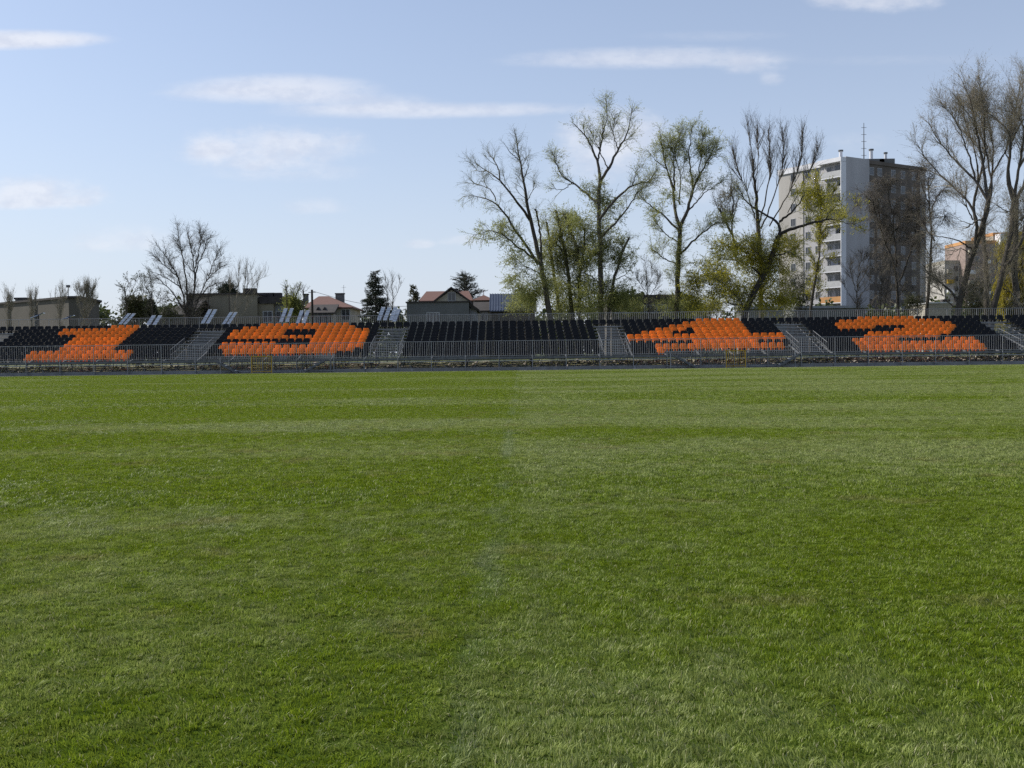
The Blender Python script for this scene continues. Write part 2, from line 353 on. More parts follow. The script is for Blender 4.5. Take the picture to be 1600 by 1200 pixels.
def turf_patch(name, size, dens, width, hmin, hmax, lean_y, seed):
    q = np.random.default_rng(seed); n = int(dens * size * size)
    x, y = q.uniform(0, size, n), q.uniform(0, size, n)
    # clumps: blades gather and differ in height from tuft to tuft
    cx, cy = q.uniform(0, size, max(4, n // 40)), q.uniform(0, size, max(4, n // 40))
    wrap = lambda d: d - size * np.round(d / size)
    k = np.argmin(wrap(cx[None] - x[:, None]) ** 2 + wrap(cy[None] - y[:, None]) ** 2, 1); pull = q.uniform(0, .25, n)
    x, y = (x + wrap(cx[k] - x) * pull) % size, (y + wrap(cy[k] - y) * pull) % size
    ch = q.uniform(.5, 1.45, len(cx))
    h = q.uniform(hmin, hmax, n) * ch[k]
    a = q.uniform(0, 2 * np.pi, n); wd = width * q.uniform(.6, 1.25, n)
    ct, cl = q.normal(0, .35, (len(cx), 2)), None
    lx = (q.normal(0, .42, n) + ct[k, 0]) * h; ly = (q.normal(lean_y, .42, n) + ct[k, 1]) * h
    lie = q.random(n) < .05; lx[lie] *= 2.6; ly[lie] *= 2.6; h[lie] *= .5
    ax, ay = np.cos(a) * wd / 2, np.sin(a) * wd / 2
    z0 = np.full(n, -.002)
    v = np.stack([np.stack([x - ax, y - ay, z0], 1), np.stack([x + ax, y + ay, z0], 1),
                  np.stack([x + ax * .85 + lx * .35, y + ay * .85 + ly * .35, h * .6], 1), np.stack([x - ax * .85 + lx * .35, y - ay * .85 + ly * .35, h * .6], 1),
                  np.stack([x + ax * .12 + lx, y + ay * .12 + ly, h], 1), np.stack([x - ax * .12 + lx, y - ay * .12 + ly, h], 1)], 1)
    b = np.arange(n)[:, None] * 6
    f = np.concatenate([b + np.array([[0, 1, 2, 3]]), b + np.array([[3, 2, 4, 5]])], 0).astype(np.int32)
    me = bpy.data.meshes.new(name); V = v.reshape(-1, 3).astype(np.float32)
    me.vertices.add(len(V)); me.vertices.foreach_set('co', V.ravel())
    me.loops.add(f.size); me.loops.foreach_set('vertex_index', f.ravel())
    me.polygons.add(len(f)); me.polygons.foreach_set('loop_start', np.arange(0, f.size, 4, dtype=np.int32)); me.update(calc_edges=True)
    me.materials.append(M['turf'])
    return bpy.data.objects.new(name, me)

tuft_col = bpy.data.collections.new('turf patches')
LODS = [(.5, 23000, .0034, .008, .020), (1.0, 9000, .0056, .011, .025), (1.0, 4000, .011, .015, .030)]
k = 0
for lod, (sz, dn, wd, h0, h1) in enumerate(LODS):
    for ln in (-.28, .28):
        for v_ in range(3):
            tuft_col.objects.link(turf_patch('turf_patch_%02d' % k, sz, dn, wd, h0, h1, ln, 100 + k)); k += 1
pts, idx, scl = [], [], []
def lean_at(x, y):
    s_ = 1 if x > seam(y) else -1
    b_ = math.sin(y * 2 * math.pi / 9.0 + (0 if s_ > 0 else 2.2) + .8 * math.sin(x * .12))
    return 1 if (.45 * s_ + .55 * b_ + random.gauss(0, .35)) > 0 else 0
y = 1.2
while y < 67.6:
    lod = 0 if y < 8.7 else 1 if y < 23 else 2
    sz = LODS[lod][0]; half = .52 * y + 4.5; x = -half
    while x < half:
        fl = random.random() < .5
        cx_ = x + sz / 2
        pts.append((x + (sz if fl else 0), y, 0)); idx.append(lod * 6 + lean_at(cx_, y) * 3 + random.randrange(3))
        scl.append((-1 if fl else 1, 1, random.uniform(.85, 1.15))); x += sz
    y += sz
gm = bpy.data.meshes.new('grass'); gm.from_pydata(pts, [], [])
gm.attributes.new('pick', 'INT', 'POINT').data.foreach_set('value', np.array(idx, dtype=np.int32))
gm.attributes.new('size', 'FLOAT_VECTOR', 'POINT').data.foreach_set('vector', np.array(scl, dtype=np.float32).ravel())
gm.materials.append(M['turf'])
grass = bpy.data.objects.new('grass', gm); COL.objects.link(grass); tag(grass, 'short mown green turf covering the football pitch', 'grass', kind='stuff')
ng = bpy.data.node_groups.new('turf', 'GeometryNodeTree')
ng.interface.new_socket('Geometry', in_out='INPUT', socket_type='NodeSocketGeometry'); ng.interface.new_socket('Geometry', in_out='OUTPUT', socket_type='NodeSocketGeometry')
gi, go = ng.nodes.new('NodeGroupInput'), ng.nodes.new('NodeGroupOutput')
ci = ng.nodes.new('GeometryNodeCollectionInfo'); ci.inputs['Collection'].default_value = tuft_col; ci.inputs['Separate Children'].default_value = True; ci.inputs['Reset Children'].default_value = True
ip = ng.nodes.new('GeometryNodeInstanceOnPoints'); ip.inputs['Pick Instance'].default_value = True
na1 = ng.nodes.new('GeometryNodeInputNamedAttribute'); na1.data_type = 'INT'; na1.inputs['Name'].default_value = 'pick'
na2 = ng.nodes.new('GeometryNodeInputNamedAttribute'); na2.data_type = 'FLOAT_VECTOR'; na2.inputs['Name'].default_value = 'size'
ng.links.new(gi.outputs[0], ip.inputs['Points']); ng.links.new(ci.outputs[0], ip.inputs['Instance'])
ng.links.new(na1.outputs[0], ip.inputs['Instance Index']); ng.links.new(na2.outputs[0], ip.inputs['Scale']); ng.links.new(ip.outputs[0], go.inputs[0])
md = grass.modifiers.new('turf', 'NODES'); md.node_group = ng
# ------------------------------------------------------------------ the seats
def seat_mesh(name, mat):
    """A one-piece bucket seat: rolled front lip, dished pan, raked back with rounded top corners."""
    prof = [(-.205, .135, .200), (-.215, .170, .222), (-.200, .192, .232), (-.10, .180, .236), (.02, .166, .238), (.09, .170, .240),
            (.135, .205, .242), (.165, .30, .240), (.19, .40, .226), (.204, .475, .206), (.209, .505, .188), (.211, .522, .150)]
    nx = 7; vs = []
    for j, (y, z, hw) in enumerate(prof):
        for i in range(nx):
            t = i / (nx - 1) * 2 - 1
            e = abs(t) ** 3
            if 2 <= j <= 5: vs.append((t * hw, y, z + .022 * e))
            elif j > 5: vs.append((t * hw, y - .040 * e, z))
            else: vs.append((t * hw, y + .012 * e, z))
    fs = [(j * nx + i, j * nx + i + 1, (j + 1) * nx + i + 1, (j + 1) * nx + i) for j in range(len(prof) - 1) for i in range(nx - 1)]
    bm = bmesh.new(); bv = [bm.verts.new(v) for v in vs]
    for f in fs: bm.faces.new([bv[i] for i in f])
    bmesh.ops.recalc_face_normals(bm, faces=bm.faces)
    bmesh.ops.solidify(bm, geom=bm.faces[:], thickness=.012)
    # the bracket that holds the shell on the step
    for x in (-.11, .11):
        r = bmesh.ops.create_cube(bm, size=1)
        for v in r['verts']: v.co = Vector((x + v.co.x * .035, .03 + v.co.y * .22, .082 + v.co.z * .16))
    for f in bm.faces: f.smooth = True
    me = bpy.data.meshes.new(name); bm.to_mesh(me); bm.free(); me.materials.append(mat)
    return me
SEAT = {'o': seat_mesh('orange_seat', M['orange']), 'b': seat_mesh('black_seat', M['black'])}

def rows(d): return d
def rg(*p):
    s = set()
    for a, b in p: s |= set(range(a, b + 1))
    return s
FIG = {  # orange columns of every row, row 1 is the front one
    'one': {10: rg((12, 15)), 9: rg((6, 15)), 8: rg((6, 15)), **{r: rg((9, 15)) for r in (3, 4, 5, 6, 7)}, 2: rg((6, 18)), 1: rg((6, 18))},
    'nine': {10: rg((4, 15)), 9: rg((2, 16)), 8: rg((1, 7), (12, 18)), 7: rg((1, 7), (12, 18)), 6: rg((1, 18)), 5: rg((12, 18)), 4: rg((1, 7), (12, 18)), 3: rg((1, 18)), 2: rg((2, 17)), 1: set()},
    'black': {},
    'four': {10: rg((10, 15)), 9: rg((8, 15)), 8: rg((6, 15)), 7: rg((4, 7), (9, 15)), 6: rg((2, 5), (9, 15)), 5: rg((0, 19)), 4: rg((0, 19)), 3: rg((8, 15)), 2: rg((3, 18)), 1: {3}},
    'two': {10: rg((8, 15)), 9: rg((5, 18)), 8: rg((4, 19)), 7: rg((4, 8), (13, 19)), 6: rg((11, 18)), 5: rg((7, 17)), 4: rg((6, 15)), 3: rg((4, 9), (16, 19)), 2: rg((4, 19)), 1: rg((4, 19))},
}
BLOCKS = [('one', -35.1, .535, 24), ('nine', -20.03, .5467, 20), ('black', -6.89, .5515, 24), ('four', 8.43, .547, 20), ('two', 21.5, .528, 24)]
MISSING = {('nine', 1): rg((0, 15)), ('four', 1): rg((4, 19)), ('four', 2): {19}}
def row_y(r): return 70.2 + .75 * (r - 1)          # where a seat is bolted down
def row_z(r): return .90 + .23 * (r - 1)           # the step it stands on
ORD = 'first second third fourth fifth sixth seventh eighth ninth tenth eleventh twelfth thirteenth fourteenth fifteenth sixteenth seventeenth eighteenth nineteenth twentieth twenty-first twenty-second twenty-third twenty-fourth'.split()
def rowname(r): return {1: 'front row', 10: 'top row'}.get(r, ORD[r - 1] + ' row')
seats = []                                          # colour, x, row, label
for blk, x0, p, n in BLOCKS:
    for r in range(1, 11):
        io = ib = 0
        for c in range(n):
            if c in MISSING.get((blk, r), ()): continue
            x = x0 + (c + .5) * p
            if c in FIG[blk].get(r, ()):
                seats.append(('o', x, r, f'orange seat, {ORD[io]} orange one from the left, {rowname(r)} of the figure {blk}')); io += 1
            else:
                where = 'middle all-black block' if blk == 'black' else f'block showing figure {blk}'
                seats.append(('b', x, r, f'black seat, {ORD[ib]} black one from the left, {rowname(r)} of the {where}')); ib += 1
ends = [(b[1], b[1] + b[2] * b[3]) for b in BLOCKS]
gaps = [(a[1], b[0]) for a, b in zip(ends, ends[1:])] + [(ends[-1][1], ends[-1][1] + 2.3), (ends[0][0] - 2.2, ends[0][0])]
for a, b in gaps:                                   # the top row runs on above the stairs
    for i in range(4): seats.append(('b', a + (i + .5) * (b - a) / 4, 10, ''))
for r in range(1, 11):                              # the next blocks, mostly outside the picture
    for c in range(5): seats.append(('b', ends[-1][1] + 2.35 + (c + .5) * .53, r, ''))
    if r > 6:
        for c in range(3): seats.append(('b', ends[0][0] - 2.25 - (c + .5) * .53, r, ''))
for key, name, cat in (('o', 'orange_seat', 'orange seat'), ('b', 'black_seat', 'black seat')):
    mine = sorted([s for s in seats if s[0] == key], key=lambda s: (s[2], abs(s[1])))
    named = [s for s in mine if s[3]][:300]
    rest = [s for s in mine if s not in named]
    for _, x, r, lab in named:
        o = bpy.data.objects.new(name, SEAT[key]); COL.objects.link(o)
        o.location = (x, row_y(r), row_z(r)); o.rotation_euler = (random.gauss(0, .012), 0, random.gauss(0, .02))
        tag(o, lab, cat, ('orange' if key == 'o' else 'black') + ' seats of the grandstand')
    me = SEAT[key]; nv = len(me.vertices); v0 = np.empty(nv * 3, dtype=np.float32); me.vertices.foreach_get('co', v0); v0 = v0.reshape(-1, 3)
    f0 = [tuple(p.vertices) for p in me.polygons]
    vs = np.concatenate([v0 + np.array([x, row_y(r), row_z(r)], dtype=np.float32) for _, x, r, _ in rest])
    fs = [tuple(i + k * nv for i in f) for k in range(len(rest)) for f in f0]
    o = mesh_obj(name + 's', vs, fs, M['orange' if key == 'o' else 'black'], smooth=True)
    tag(o, ('orange' if key == 'o' else 'black') + ' plastic seats filling the upper rows of the grandstand', 'seats', kind='stuff')

# ------------------------------------------------------------------ the grandstand
XL, XR = -43.0, 43.0
gs = tag(empty('grandstand', (0, 69, 0)), 'long low steel grandstand with ten stepped rows on scaffold legs', 'grandstand')
for r in range(1, 11):
    b = MB(); y0 = row_y(r) - (.30 if r > 1 else .2)
    b.box(XL, XR, y0, y0 + .50, row_z(r) - .035, row_z(r))  # darker steel puts the shade under each step into the colour
    b.box(XL, XR, y0 - .02, y0, row_z(r) - .045, row_z(r) + .004, 1)  # paler strip: the lit step edge is painted in
    part(b, 'seat_tier', [M['steel_dark'], M['steel']], gs)
zones = [(-19.9, -11.9), (10.6, 18.9)]              # where the gates let people in
b = MB()
b.box(XL, XR, 69.05, 69.98, .81, .895)
b.box(XL, XR, 69.02, 69.048, .765, .90, 1)
part(b, 'walkway', [M['deck'], M['steel_dark']], gs)
b = MB(); b.bar((XL, 69.0, .64), (XR, 69.0, .64), .03)
part(b, 'ledger_rail', M['steel'], gs)
b = MB(); b.bar((XL, 69.6, .30), (XR, 69.6, .30), .022); b.bar((XL, 71.0, .62), (XR, 71.0, .62), .022); b.bar((XL, 73, .72), (XR, 73, .72), .022)
part(b, 'ledger_rail', M['steel_dark'], gs)
b = MB(); b.box(XL, XR, row_y(10) + .40, row_y(10) + 1.0, row_z(10) - .06, row_z(10) - .01)
part(b, 'back_walkway', M['deck'], gs)
# one braced support frame every 2.2 m
b = MB()
def gz(y): return bank(0, y) - .06
b.bar((0, 69.25, .01), (0, 69.25, .81), .024)
for r in (2, 4, 6, 8, 10):
    y_ = row_y(r); b.bar((0, y_, gz(y_)), (0, y_, row_z(r) - .06), .024)
b.flatbar((0, 69.1, .76), (0, row_y(10) + .9, row_z(10) - .12), .05, .12)
for ya, yb in ((1, 4), (4, 7), (7, 10)): b.bar((.03, row_y(ya), gz(row_y(ya)) + .1), (.03, row_y(yb), row_z(yb) - .15), .018)
b.bar((0, 77.75, gz(77.75)), (0, 77.75, row_z(10) - .05), .024)
fr0 = None
bays = [-.42 + 2.2 * k for k in range(-19, 20)]
for x in bays:
    if fr0 is None: fr0 = part(b, 'support_frame', M['steel_dark'], gs); f_ = fr0
    else: f_ = copy_part(fr0, gs)
    f_.location = (x, 0, 0)
b = MB(); b.bar((.10, 69.35, .20), (.42, 69.55, .66), .021); b.bar((.42, 69.55, .66), (.42, 69.55, .78), .02)
b.box(.04, .16, 69.29, 69.41, .02, .20)
br0 = None
for i, x in enumerate(bays):
    for s_, dx in ((1, 0), (-1, 1.05)) if i % 3 else ((1, .5),):
        if br0 is None: br0 = part(b, 'brace', M['steel'], gs); b_ = br0
        else: b_ = copy_part(br0, gs)
        b_.location = (x + dx + random.uniform(-.1, .1), random.uniform(0, .5), 0); b_.scale = (s_, 1, random.uniform(.85, 1))
# a flight of half steps in every gap between the blocks
for a, c in gaps:
    b = MB()
    for r in range(1, 10):
        y0 = row_y(r) + .36
        b.box(a + .35, c - .35, y0 - .02, y0 + .26, row_z(r) + .09, row_z(r) + .115)
        b.box(a + .35, c - .35, y0 - .035, y0 - .02, row_z(r) + .078, row_z(r) + .119, 1)  # pale nosing on a dark half step, lit edge and shade by colour
    for x in (a + .3, c - .3):
        b.flatbar((x, row_y(1), row_z(1) + .02), (x, row_y(10), row_z(10) - .02), .03, .05, 2)
    # low handrails that climb beside the steps
    for x in (a + .12, c - .12):
        for (ra, rb) in ((1, 5),):
            b.bar((x, row_y(ra) - .2, row_z(ra) + .72), (x, row_y(rb), row_z(rb) + .62), .02)
            b.bar((x, row_y(ra) - .2, row_z(ra) + .36), (x, row_y(rb), row_z(rb) + .30), .012)
            for k_ in range(9):
                t_ = k_ / 8; y_ = row_y(ra) - .2 + t_ * (row_y(rb) - row_y(ra) + .2); z_ = row_z(ra) + t_ * (row_z(rb) - row_z(ra))
                b.bar((x, y_, z_ - .02), (x, y_, z_ + .72 - .1 * t_), .011)
    part(b, 'stair_flight', [M['steel_dark'], M['steel'], M['steel_dark']], gs)

kb = MB(); kb.box(XL - 30, XR + 30, 69.36, 69.50, 0, .235); kb.box(XL - 30, XR + 30, 69.335, 69.36, 0, .16)
tag(kb.build('kerb_wall', M['kerb']), 'low dark concrete kerb running along the foot of the grandstand', 'kerb')

# ------------------------------------------------------------------ railings
def railing(label, y, z0, z1, posts_to, x_list, name='guard_railing'):
    rt = tag(empty(name, (0, y, z0)), label, 'railing')
    xa, xb = x_list[0], x_list[-1]
    b = MB(); b.bar((xa, y, z1), (xb, y, z1), .019); part(b, 'top_rail', M['steel'], rt)
    b = MB(); b.bar((xa, y, z0 + .08), (xb, y, z0 + .08), .018); part(b, 'bottom_rail', M['steel'], rt)
    p0 = q0 = None
    for x in x_list:
        if p0 is None:
            b = MB(); b.bar((0, y, posts_to), (0, y, z1 + .005), .022); b.box(-.06, .06, y - .06, y + .06, posts_to, posts_to + .012)
            p0 = part(b, 'post', M['steel'], rt); o = p0
        else: o = copy_part(p0, rt)
        o.location = (x, 0, 0)
    for xa, xb in zip(x_list, x_list[1:]):
        if q0 is None:
            b = MB(); n = 15
            for k in range(1, n): b.bar((k * (xb - xa) / n, y, z0 + .08), (k * (xb - xa) / n, y, z1 - .01), .0085, 4)
            q0 = part(b, 'picket_panel', M['steel'], rt); o = q0
        else: o = copy_part(q0, rt)
        o.location = (xa, 0, 0)
    return rt
railing('grey steel picket railing along the front walkway of the grandstand', 68.98, .90, 1.945, .02, bays)
railing('grey steel picket railing along the very top of the grandstand', 77.72, 2.93, 4.0, 2.9, bays)

def barrier(x0, x1, label):
    rt = tag(empty('barrier_fence', ((x0 + x1) / 2, 68.9, .02)), label, 'fence', 'low barred fences beside the yellow gates')
    b = MB(); b.bar((x0, 68.9, 1.12), (x1, 68.9, 1.12), .02); b.bar((x0, 68.9, .13), (x1, 68.9, .13), .018); part(b, 'rail', M['steel'], rt)
    b = MB(); n = max(3, int((x1 - x0) / .15))
    for k in range(1, n): b.bar((x0 + k * (x1 - x0) / n, 68.9, .13), (x0 + k * (x1 - x0) / n, 68.9, 1.12), .010, 4)
    part(b, 'pickets', M['steel_dark'], rt)
    for x in (x0, x1):
        b = MB(); b.bar((x, 68.9, .02), (x, 68.9, 1.14), .028); part(b, 'post', M['steel'], rt)
def gate(x0, x1, label):
    rt = tag(empty('yellow_gate', ((x0 + x1) / 2, 68.88, .02)), label, 'gate', 'yellow pitch gates')
    for x in (x0, x1):
        b = MB(); b.box(x - .032, x + .032, 68.86, 68.91, .02, 1.15); part(b, 'gate_post', M['yellow'], rt)
    b = MB(); b.box(x0 + .032, x1 - .032, 68.865, 68.905, 1.09, 1.148); b.box(x0 + .032, x1 - .032, 68.865, 68.905, .10, .145); part(b, 'gate_rail', M['yellow'], rt)
    b = MB()
    for k in range(1, 8): b.bar((x0 + k * (x1 - x0) / 8, 68.885, .145), (x0 + k * (x1 - x0) / 8, 68.885, 1.09), .011, 4)
    part(b, 'gate_bars', M['yellow'], rt)
    b = MB(); b.box(x1 - .13, x1 - .05, 68.82, 68.86, .58, .66); b.bar((x1 - .09, 68.80, .62), (x1 - .20, 68.80, .62), .010); part(b, 'latch', M['steel'], rt)
g1, g2 = (WX(394, 570, 68.9), WX(425, 570, 68.9)), (WX(1135, 562, 68.9), WX(1165, 562, 68.9))
gate(*g1, 'yellow barred gate below the orange figure nine'); gate(*g2, 'yellow barred gate below the orange figure four')
barrier(WX(345, 570, 68.9), g1[0] - .06, 'grey barred fence left of the gate below the figure nine')
barrier(g1[1] + .06, WX(522, 570, 68.9), 'grey barred fence right of the gate below the figure nine')
barrier(WX(1048, 565, 68.9), g2[0] - .06, 'grey barred fence left of the gate below the figure four')
barrier(g2[1] + .06, WX(1243, 560, 68.9), 'grey barred fence right of the gate below the figure four')
def steps(x, s_, label):
    rt = tag(empty('entry_steps', (x, 68.5, .02)), label, 'steps', 'small steel steps up to the walkway')
    for k in range(4):
        b = MB(); xa, xb = sorted((x + s_ * k * .30, x + s_ * (k * .30 + .32)))
        b.box(xa, xb, 69.12 - .5, 69.12, .20 + k * .17, .235 + k * .17); part(b, 'step', M['panel_edge' if k % 2 == 0 else 'steel'], rt)
    for yy_ in (68.60, 69.13):
        b = MB(); b.flatbar((x - s_ * .1, yy_, .06), (x + s_ * 1.25, yy_, .78), .03, .12); part(b, 'stringer', M['steel_dark'], rt)
steps(WX(1216, 575, 69), 1, 'small steel steps with pale treads right of the gate below the figure four')
steps(WX(1085, 575, 69), -1, 'small steel steps left of the gate below the figure four')
steps(WX(372, 585, 69), -1, 'small steel steps left of the gate below the figure nine')
steps(WX(478, 582, 69), 1, 'small steel steps right of the gate below the figure nine')

# rubble and weeds that show through under the walkway
def chunks(name, n, xs, ys, smin, smax, mat, label, cat, seed):
    q = np.random.default_rng(seed); vs, fs = [], []
    ico = bmesh.new(); bmesh.ops.create_icosphere(ico, subdivisions=1, radius=1); iv = np.array([v.co[:] for v in ico.verts]); ff = [tuple(v.index for v in f.verts) for f in ico.faces]; ico.free()
    for k in range(n):
        x = q.uniform(*xs) if callable(xs) is False else xs(q); y_ = q.uniform(*ys); s_ = q.uniform(smin, smax) ** 1
        v = iv * q.uniform(.6, 1.3, (len(iv), 1)) * np.array([s_ * q.uniform(.7, 1.6), s_, s_ * q.uniform(.5, .9)])
        a = q.uniform(0, 6.28); rot = np.array([[math.cos(a), -math.sin(a), 0], [math.sin(a), math.cos(a), 0], [0, 0, 1]])
        v = v @ rot.T + np.array([x, y_, bank(x, y_) + s_ * .25])
        n0 = len(fs) // 20 * len(iv); vs.append(v); fs += [tuple(i + n0 for i in f) for f in ff]
    return tag(mesh_obj(name, np.concatenate(vs), fs, mat), label, cat, kind='stuff')
def rx(q):
    x = q.uniform(-40, 40)
    return x if (x > 3 or q.random() < .45) else q.uniform(20, 40)
chunks('rubble', 2600, rx, (69.8, 75), .03, .15, M['stone'], 'broken stone and rubble heaped under the grandstand', 'rubble', 5)
def weeds():
    q = np.random.default_rng(9); n = 16000
    x, y_ = q.uniform(-42, 42, n), q.uniform(70.0, 80.5, n)
    keep = (np.sin(x * .9) + np.sin(x * .37 + 1) + q.normal(0, .8, n) > .1) & ((x < 9) | (q.random(n) < .45)); x, y_ = x[keep], y_[keep]; n = len(x)
    z = np.array([bank(a, b) for a, b in zip(x, y_)]); h = q.uniform(.05, .17, n); a = q.uniform(0, 6.28, n); wd = .018
    dx, dy = np.cos(a) * wd, np.sin(a) * wd; lx, ly = q.normal(0, .05, n), q.normal(0, .05, n)
    v = np.stack([np.stack([x - dx, y_ - dy, z - .01], 1), np.stack([x + dx, y_ + dy, z - .01], 1), np.stack([x + lx + dx * .2, y_ + ly, z + h], 1), np.stack([x + lx - dx * .2, y_ + ly, z + h], 1)], 1)
    tag(mesh_obj('weeds', v.reshape(-1, 3), np.arange(n * 4).reshape(n, 4), M['leaf_mid']), 'tufts of weeds growing on the bank under the grandstand', 'weeds', kind='stuff')
weeds()

# ------------------------------------------------------------------ tilted panels on posts behind the top railing
def panels(px, py0, py1, pole_top, n, label, wpx=7.5, gap=3.5, lean=13, segs=3, thin=False):
    D = 79.6
    base = W(px, py0, D); rt = tag(empty('tilted_panels', (base.x, D, GZ)), label, 'panel', 'pale panels tilted up behind the top railing')
    for k in range(n):
        a = W(px + k * (wpx + gap), py0, D); bt = W(px + k * (wpx + gap) + lean, py1, D)
        wd = wpx / F * D; dy = .18 if not thin else .55
        ex = Vector((wd, 0, 0)) if not thin else Vector((wd * .16, wd * .9, 0))
        up = (bt - a); up.y = dy
        nrm = ex.cross(up).normalized() * -.045
        b = MB()
        for s_ in range(segs):
            t0, t1 = s_ / segs + .012, (s_ + 1) / segs - .012
            q = [a + up * t0, a + up * t0 + ex, a + up * t1 + ex, a + up * t1]
            b.add([*q, *[p + nrm * -1 for p in q]], [(0, 1, 2, 3), (7, 6, 5, 4), (0, 4, 5, 1), (1, 5, 6, 2), (2, 6, 7, 3), (3, 7, 4, 0)])
        sh = part(b, 'panel', M['panel'], rt)
        b = MB(); q = [a + up * 1.0, a + up * 1.0 + ex, a + up * 1.055 + ex, a + up * 1.055]
        b.add([*[p + nrm * .3 for p in q], *[p + nrm * -1.3 for p in q]], [(0, 1, 2, 3), (7, 6, 5, 4), (0, 4, 5, 1), (1, 5, 6, 2), (2, 6, 7, 3), (3, 7, 4, 0)])
        c_ = part(b, 'panel_cap', M['panel_edge'], rt); c_.parent = sh
    b = MB(); a0 = W(px + wpx + gap * .5 - 1, py0, D + .12); b0 = W(px + wpx + gap * .5 - 1 + lean, py1, D + .12 + .18)
    b.flatbar(a0, b0, .11, .05)
    for t in (.15, .62): 
        l = W(px, py0, D).lerp(W(px + lean, py1, D + .18), t) + Vector((0, .1, 0)); r_ = l + Vector((((n - 1) * (wpx + gap) + wpx) / F * D, 0, 0)); b.flatbar(l, r_, .04, .04)
    part(b, 'support_frame', M['panel_frame'], rt)
    if pole_top:
        pt = W(pole_top[0], pole_top[1], D + .3); b = MB(); b.bar((pt.x, D + .3, GZ), pt, .042, 6, 0, .03); part(b, 'pole', M['wood'], rt)
    else:
        b = MB(); mid = a0.lerp(b0, .5); b.bar((mid.x, D + .3, GZ), mid, .04); part(b, 'pole', M['wood'], rt)
panels(187, 507, 491, (199, 455), 2, 'pale panel pair on the pole beside the dark thuja', 5, 2.5, 13, 4)
panels(230, 508, 494, (240, 458), 2, 'broken looking pale panel pair just left of the large bare tree', 6, 4, 8, 4)
panels(315, 506, 485, (327, 450), 2, 'pale panel pair with dark crossbars before the left end of the beige building', 5.5, 2.5, 11, 3)
panels(348, 507, 489, (359.5, 461), 2, 'pale panel pair in the middle of the beige building front', 5, 2.2, 11, 4)
panels(437, 503.5, 483, (449, 449), 2, 'tallest pale panel pair beside the grey end of the beige building', 5.5, 4, 7, 3)
panels(463, 505.5, 486.5, (475.5, 455), 2, 'pale panel pair left of the dark pole by the brown roofed house', 5.5, 4, 6, 3)
panels(589, 501, 481, (604, 470), 3, 'cluster of three pale speckled panels below the spruce', 6, 3.5, 7, 5)
panels(613, 503, 484, None, 1, 'single pale speckled panel left of the long grey shed', 6, 3.5, 7, 5)
panels(50, 497, 489, None, 1, 'thin bright panel seen edge-on before the brown hall, further left one', 6, 3, 14, 2, True)
panels(99, 499, 492.5, None, 1, 'thin bright panel seen edge-on before the brown hall, further right one', 6, 3, 12, 2, True)
# ------------------------------------------------------------------ buildings
def window(b, c, ex, nrm, w_, h_, fr=.07):
    """one window: white frame, dark pane set back in it; c centre, ex along the wall, nrm out of the wall"""
    ex = Vector(ex).normalized(); nrm = Vector(nrm).normalized(); ez = Vector((0, 0, 1)); c = Vector(c)
    m = Matrix((ex, nrm, ez)).transposed().to_4x4(); m.translation = c
    b.box(-w_ / 2, w_ / 2, -.02, .03, -h_ / 2, h_ / 2, 0, m)
    for x0, x1, z0, z1 in ((-w_ / 2 - fr, -w_ / 2, -h_ / 2 - fr, h_ / 2 + fr), (w_ / 2, w_ / 2 + fr, -h_ / 2 - fr, h_ / 2 + fr), (-w_ / 2, w_ / 2, h_ / 2, h_ / 2 + fr), (-w_ / 2, w_ / 2, -h_ / 2 - fr, -h_ / 2), (-.025, .025, -h_ / 2, h_ / 2)):
        b.box(x0, x1, -.02, .06, z0, z1, 1, m)
def add_window(root, c, ex, nrm, w_, h_, glass='glass', frame='frame_white'):
    b = MB(); window(b, c, ex, nrm, w_, h_); return part(b, 'window', [M[glass], M[frame]], root)
def boxpart(root, name, mat, *a):
    b = MB(); b.box(*a); return part(b, name, M[mat], root)

# the long brown hall on the left
bh = tag(empty('brown_hall', (-50, 122, GZ)), 'long brown windowless flat roofed hall behind bare columnar trees', 'building')
poly = [(-72, 134.5), (-45.2, 110), (-44.2, 110.1), (-45.5, 119), (-60, 148)]
b = MB(); b.prism(poly, GZ, 7.30); part(b, 'wall', M['plaster_brown'], bh)
b = MB(); b.prism([(-72.3, 134.6), (-45.2, 109.75), (-43.95, 109.9), (-45.2, 119.1), (-60, 148.5)], 7.30, 7.52); part(b, 'roof', M['roof_dark'], bh)
p = W(38, 467, 121); b = MB(); b.box(p.x - .6, p.x + .6, 120.6, 122, 7.0, p.z - .1); b.box(p.x - .7, p.x + .7, 120.5, 122.1, p.z - .1, p.z + .1, 1); part(b, 'chimney', [M['plaster_grey'], M['roof_dark']], bh)
b = MB()
for x_ in (-66, -61, -56, -51): 
    yq = 110 + (-45.2 - x_) * (24.5 / 26.8) - .06; b.box(x_ - .07, x_ + .07, yq - .12, yq, GZ, 7.3)
part(b, 'downpipe', M['steel_dark'], bh)

# beige block
D = 112; x0, x1 = WX(296, 480, D), WX(403, 480, D); zt = WZ(350, 461, D)
be = tag(empty('beige_block', ((x0 + x1) / 2, D, GZ)), 'plain beige flat roofed block behind the large bare tree', 'building')
boxpart(be, 'wall', 'plaster_beige', x0, x1, D, D + 14, GZ, zt); boxpart(be, 'roof', 'roof_dark', x0 - .15, x1 + .15, D - .15, D + 14.2, zt, zt + .18)
for px_ in (386, 397): p = W(px_, 459, D + 3); boxpart(be, 'chimney', 'roof_dark', p.x - .3, p.x + .3, D + 3, D + 3.7, zt, zt + .85)
x2 = WX(443, 480, D); zt2 = WZ(425, 470, D)
boxpart(be, 'wing_wall', 'plaster_lilac', WX(427, 480, D), x2, D + 1.2, D + 10, GZ, zt2 - .3)
boxpart(be, 'wing_wall', 'plaster_beige', x1 + .002, WX(427, 480, D) - .002, D + .5, D + 10, GZ, zt2 - .3)
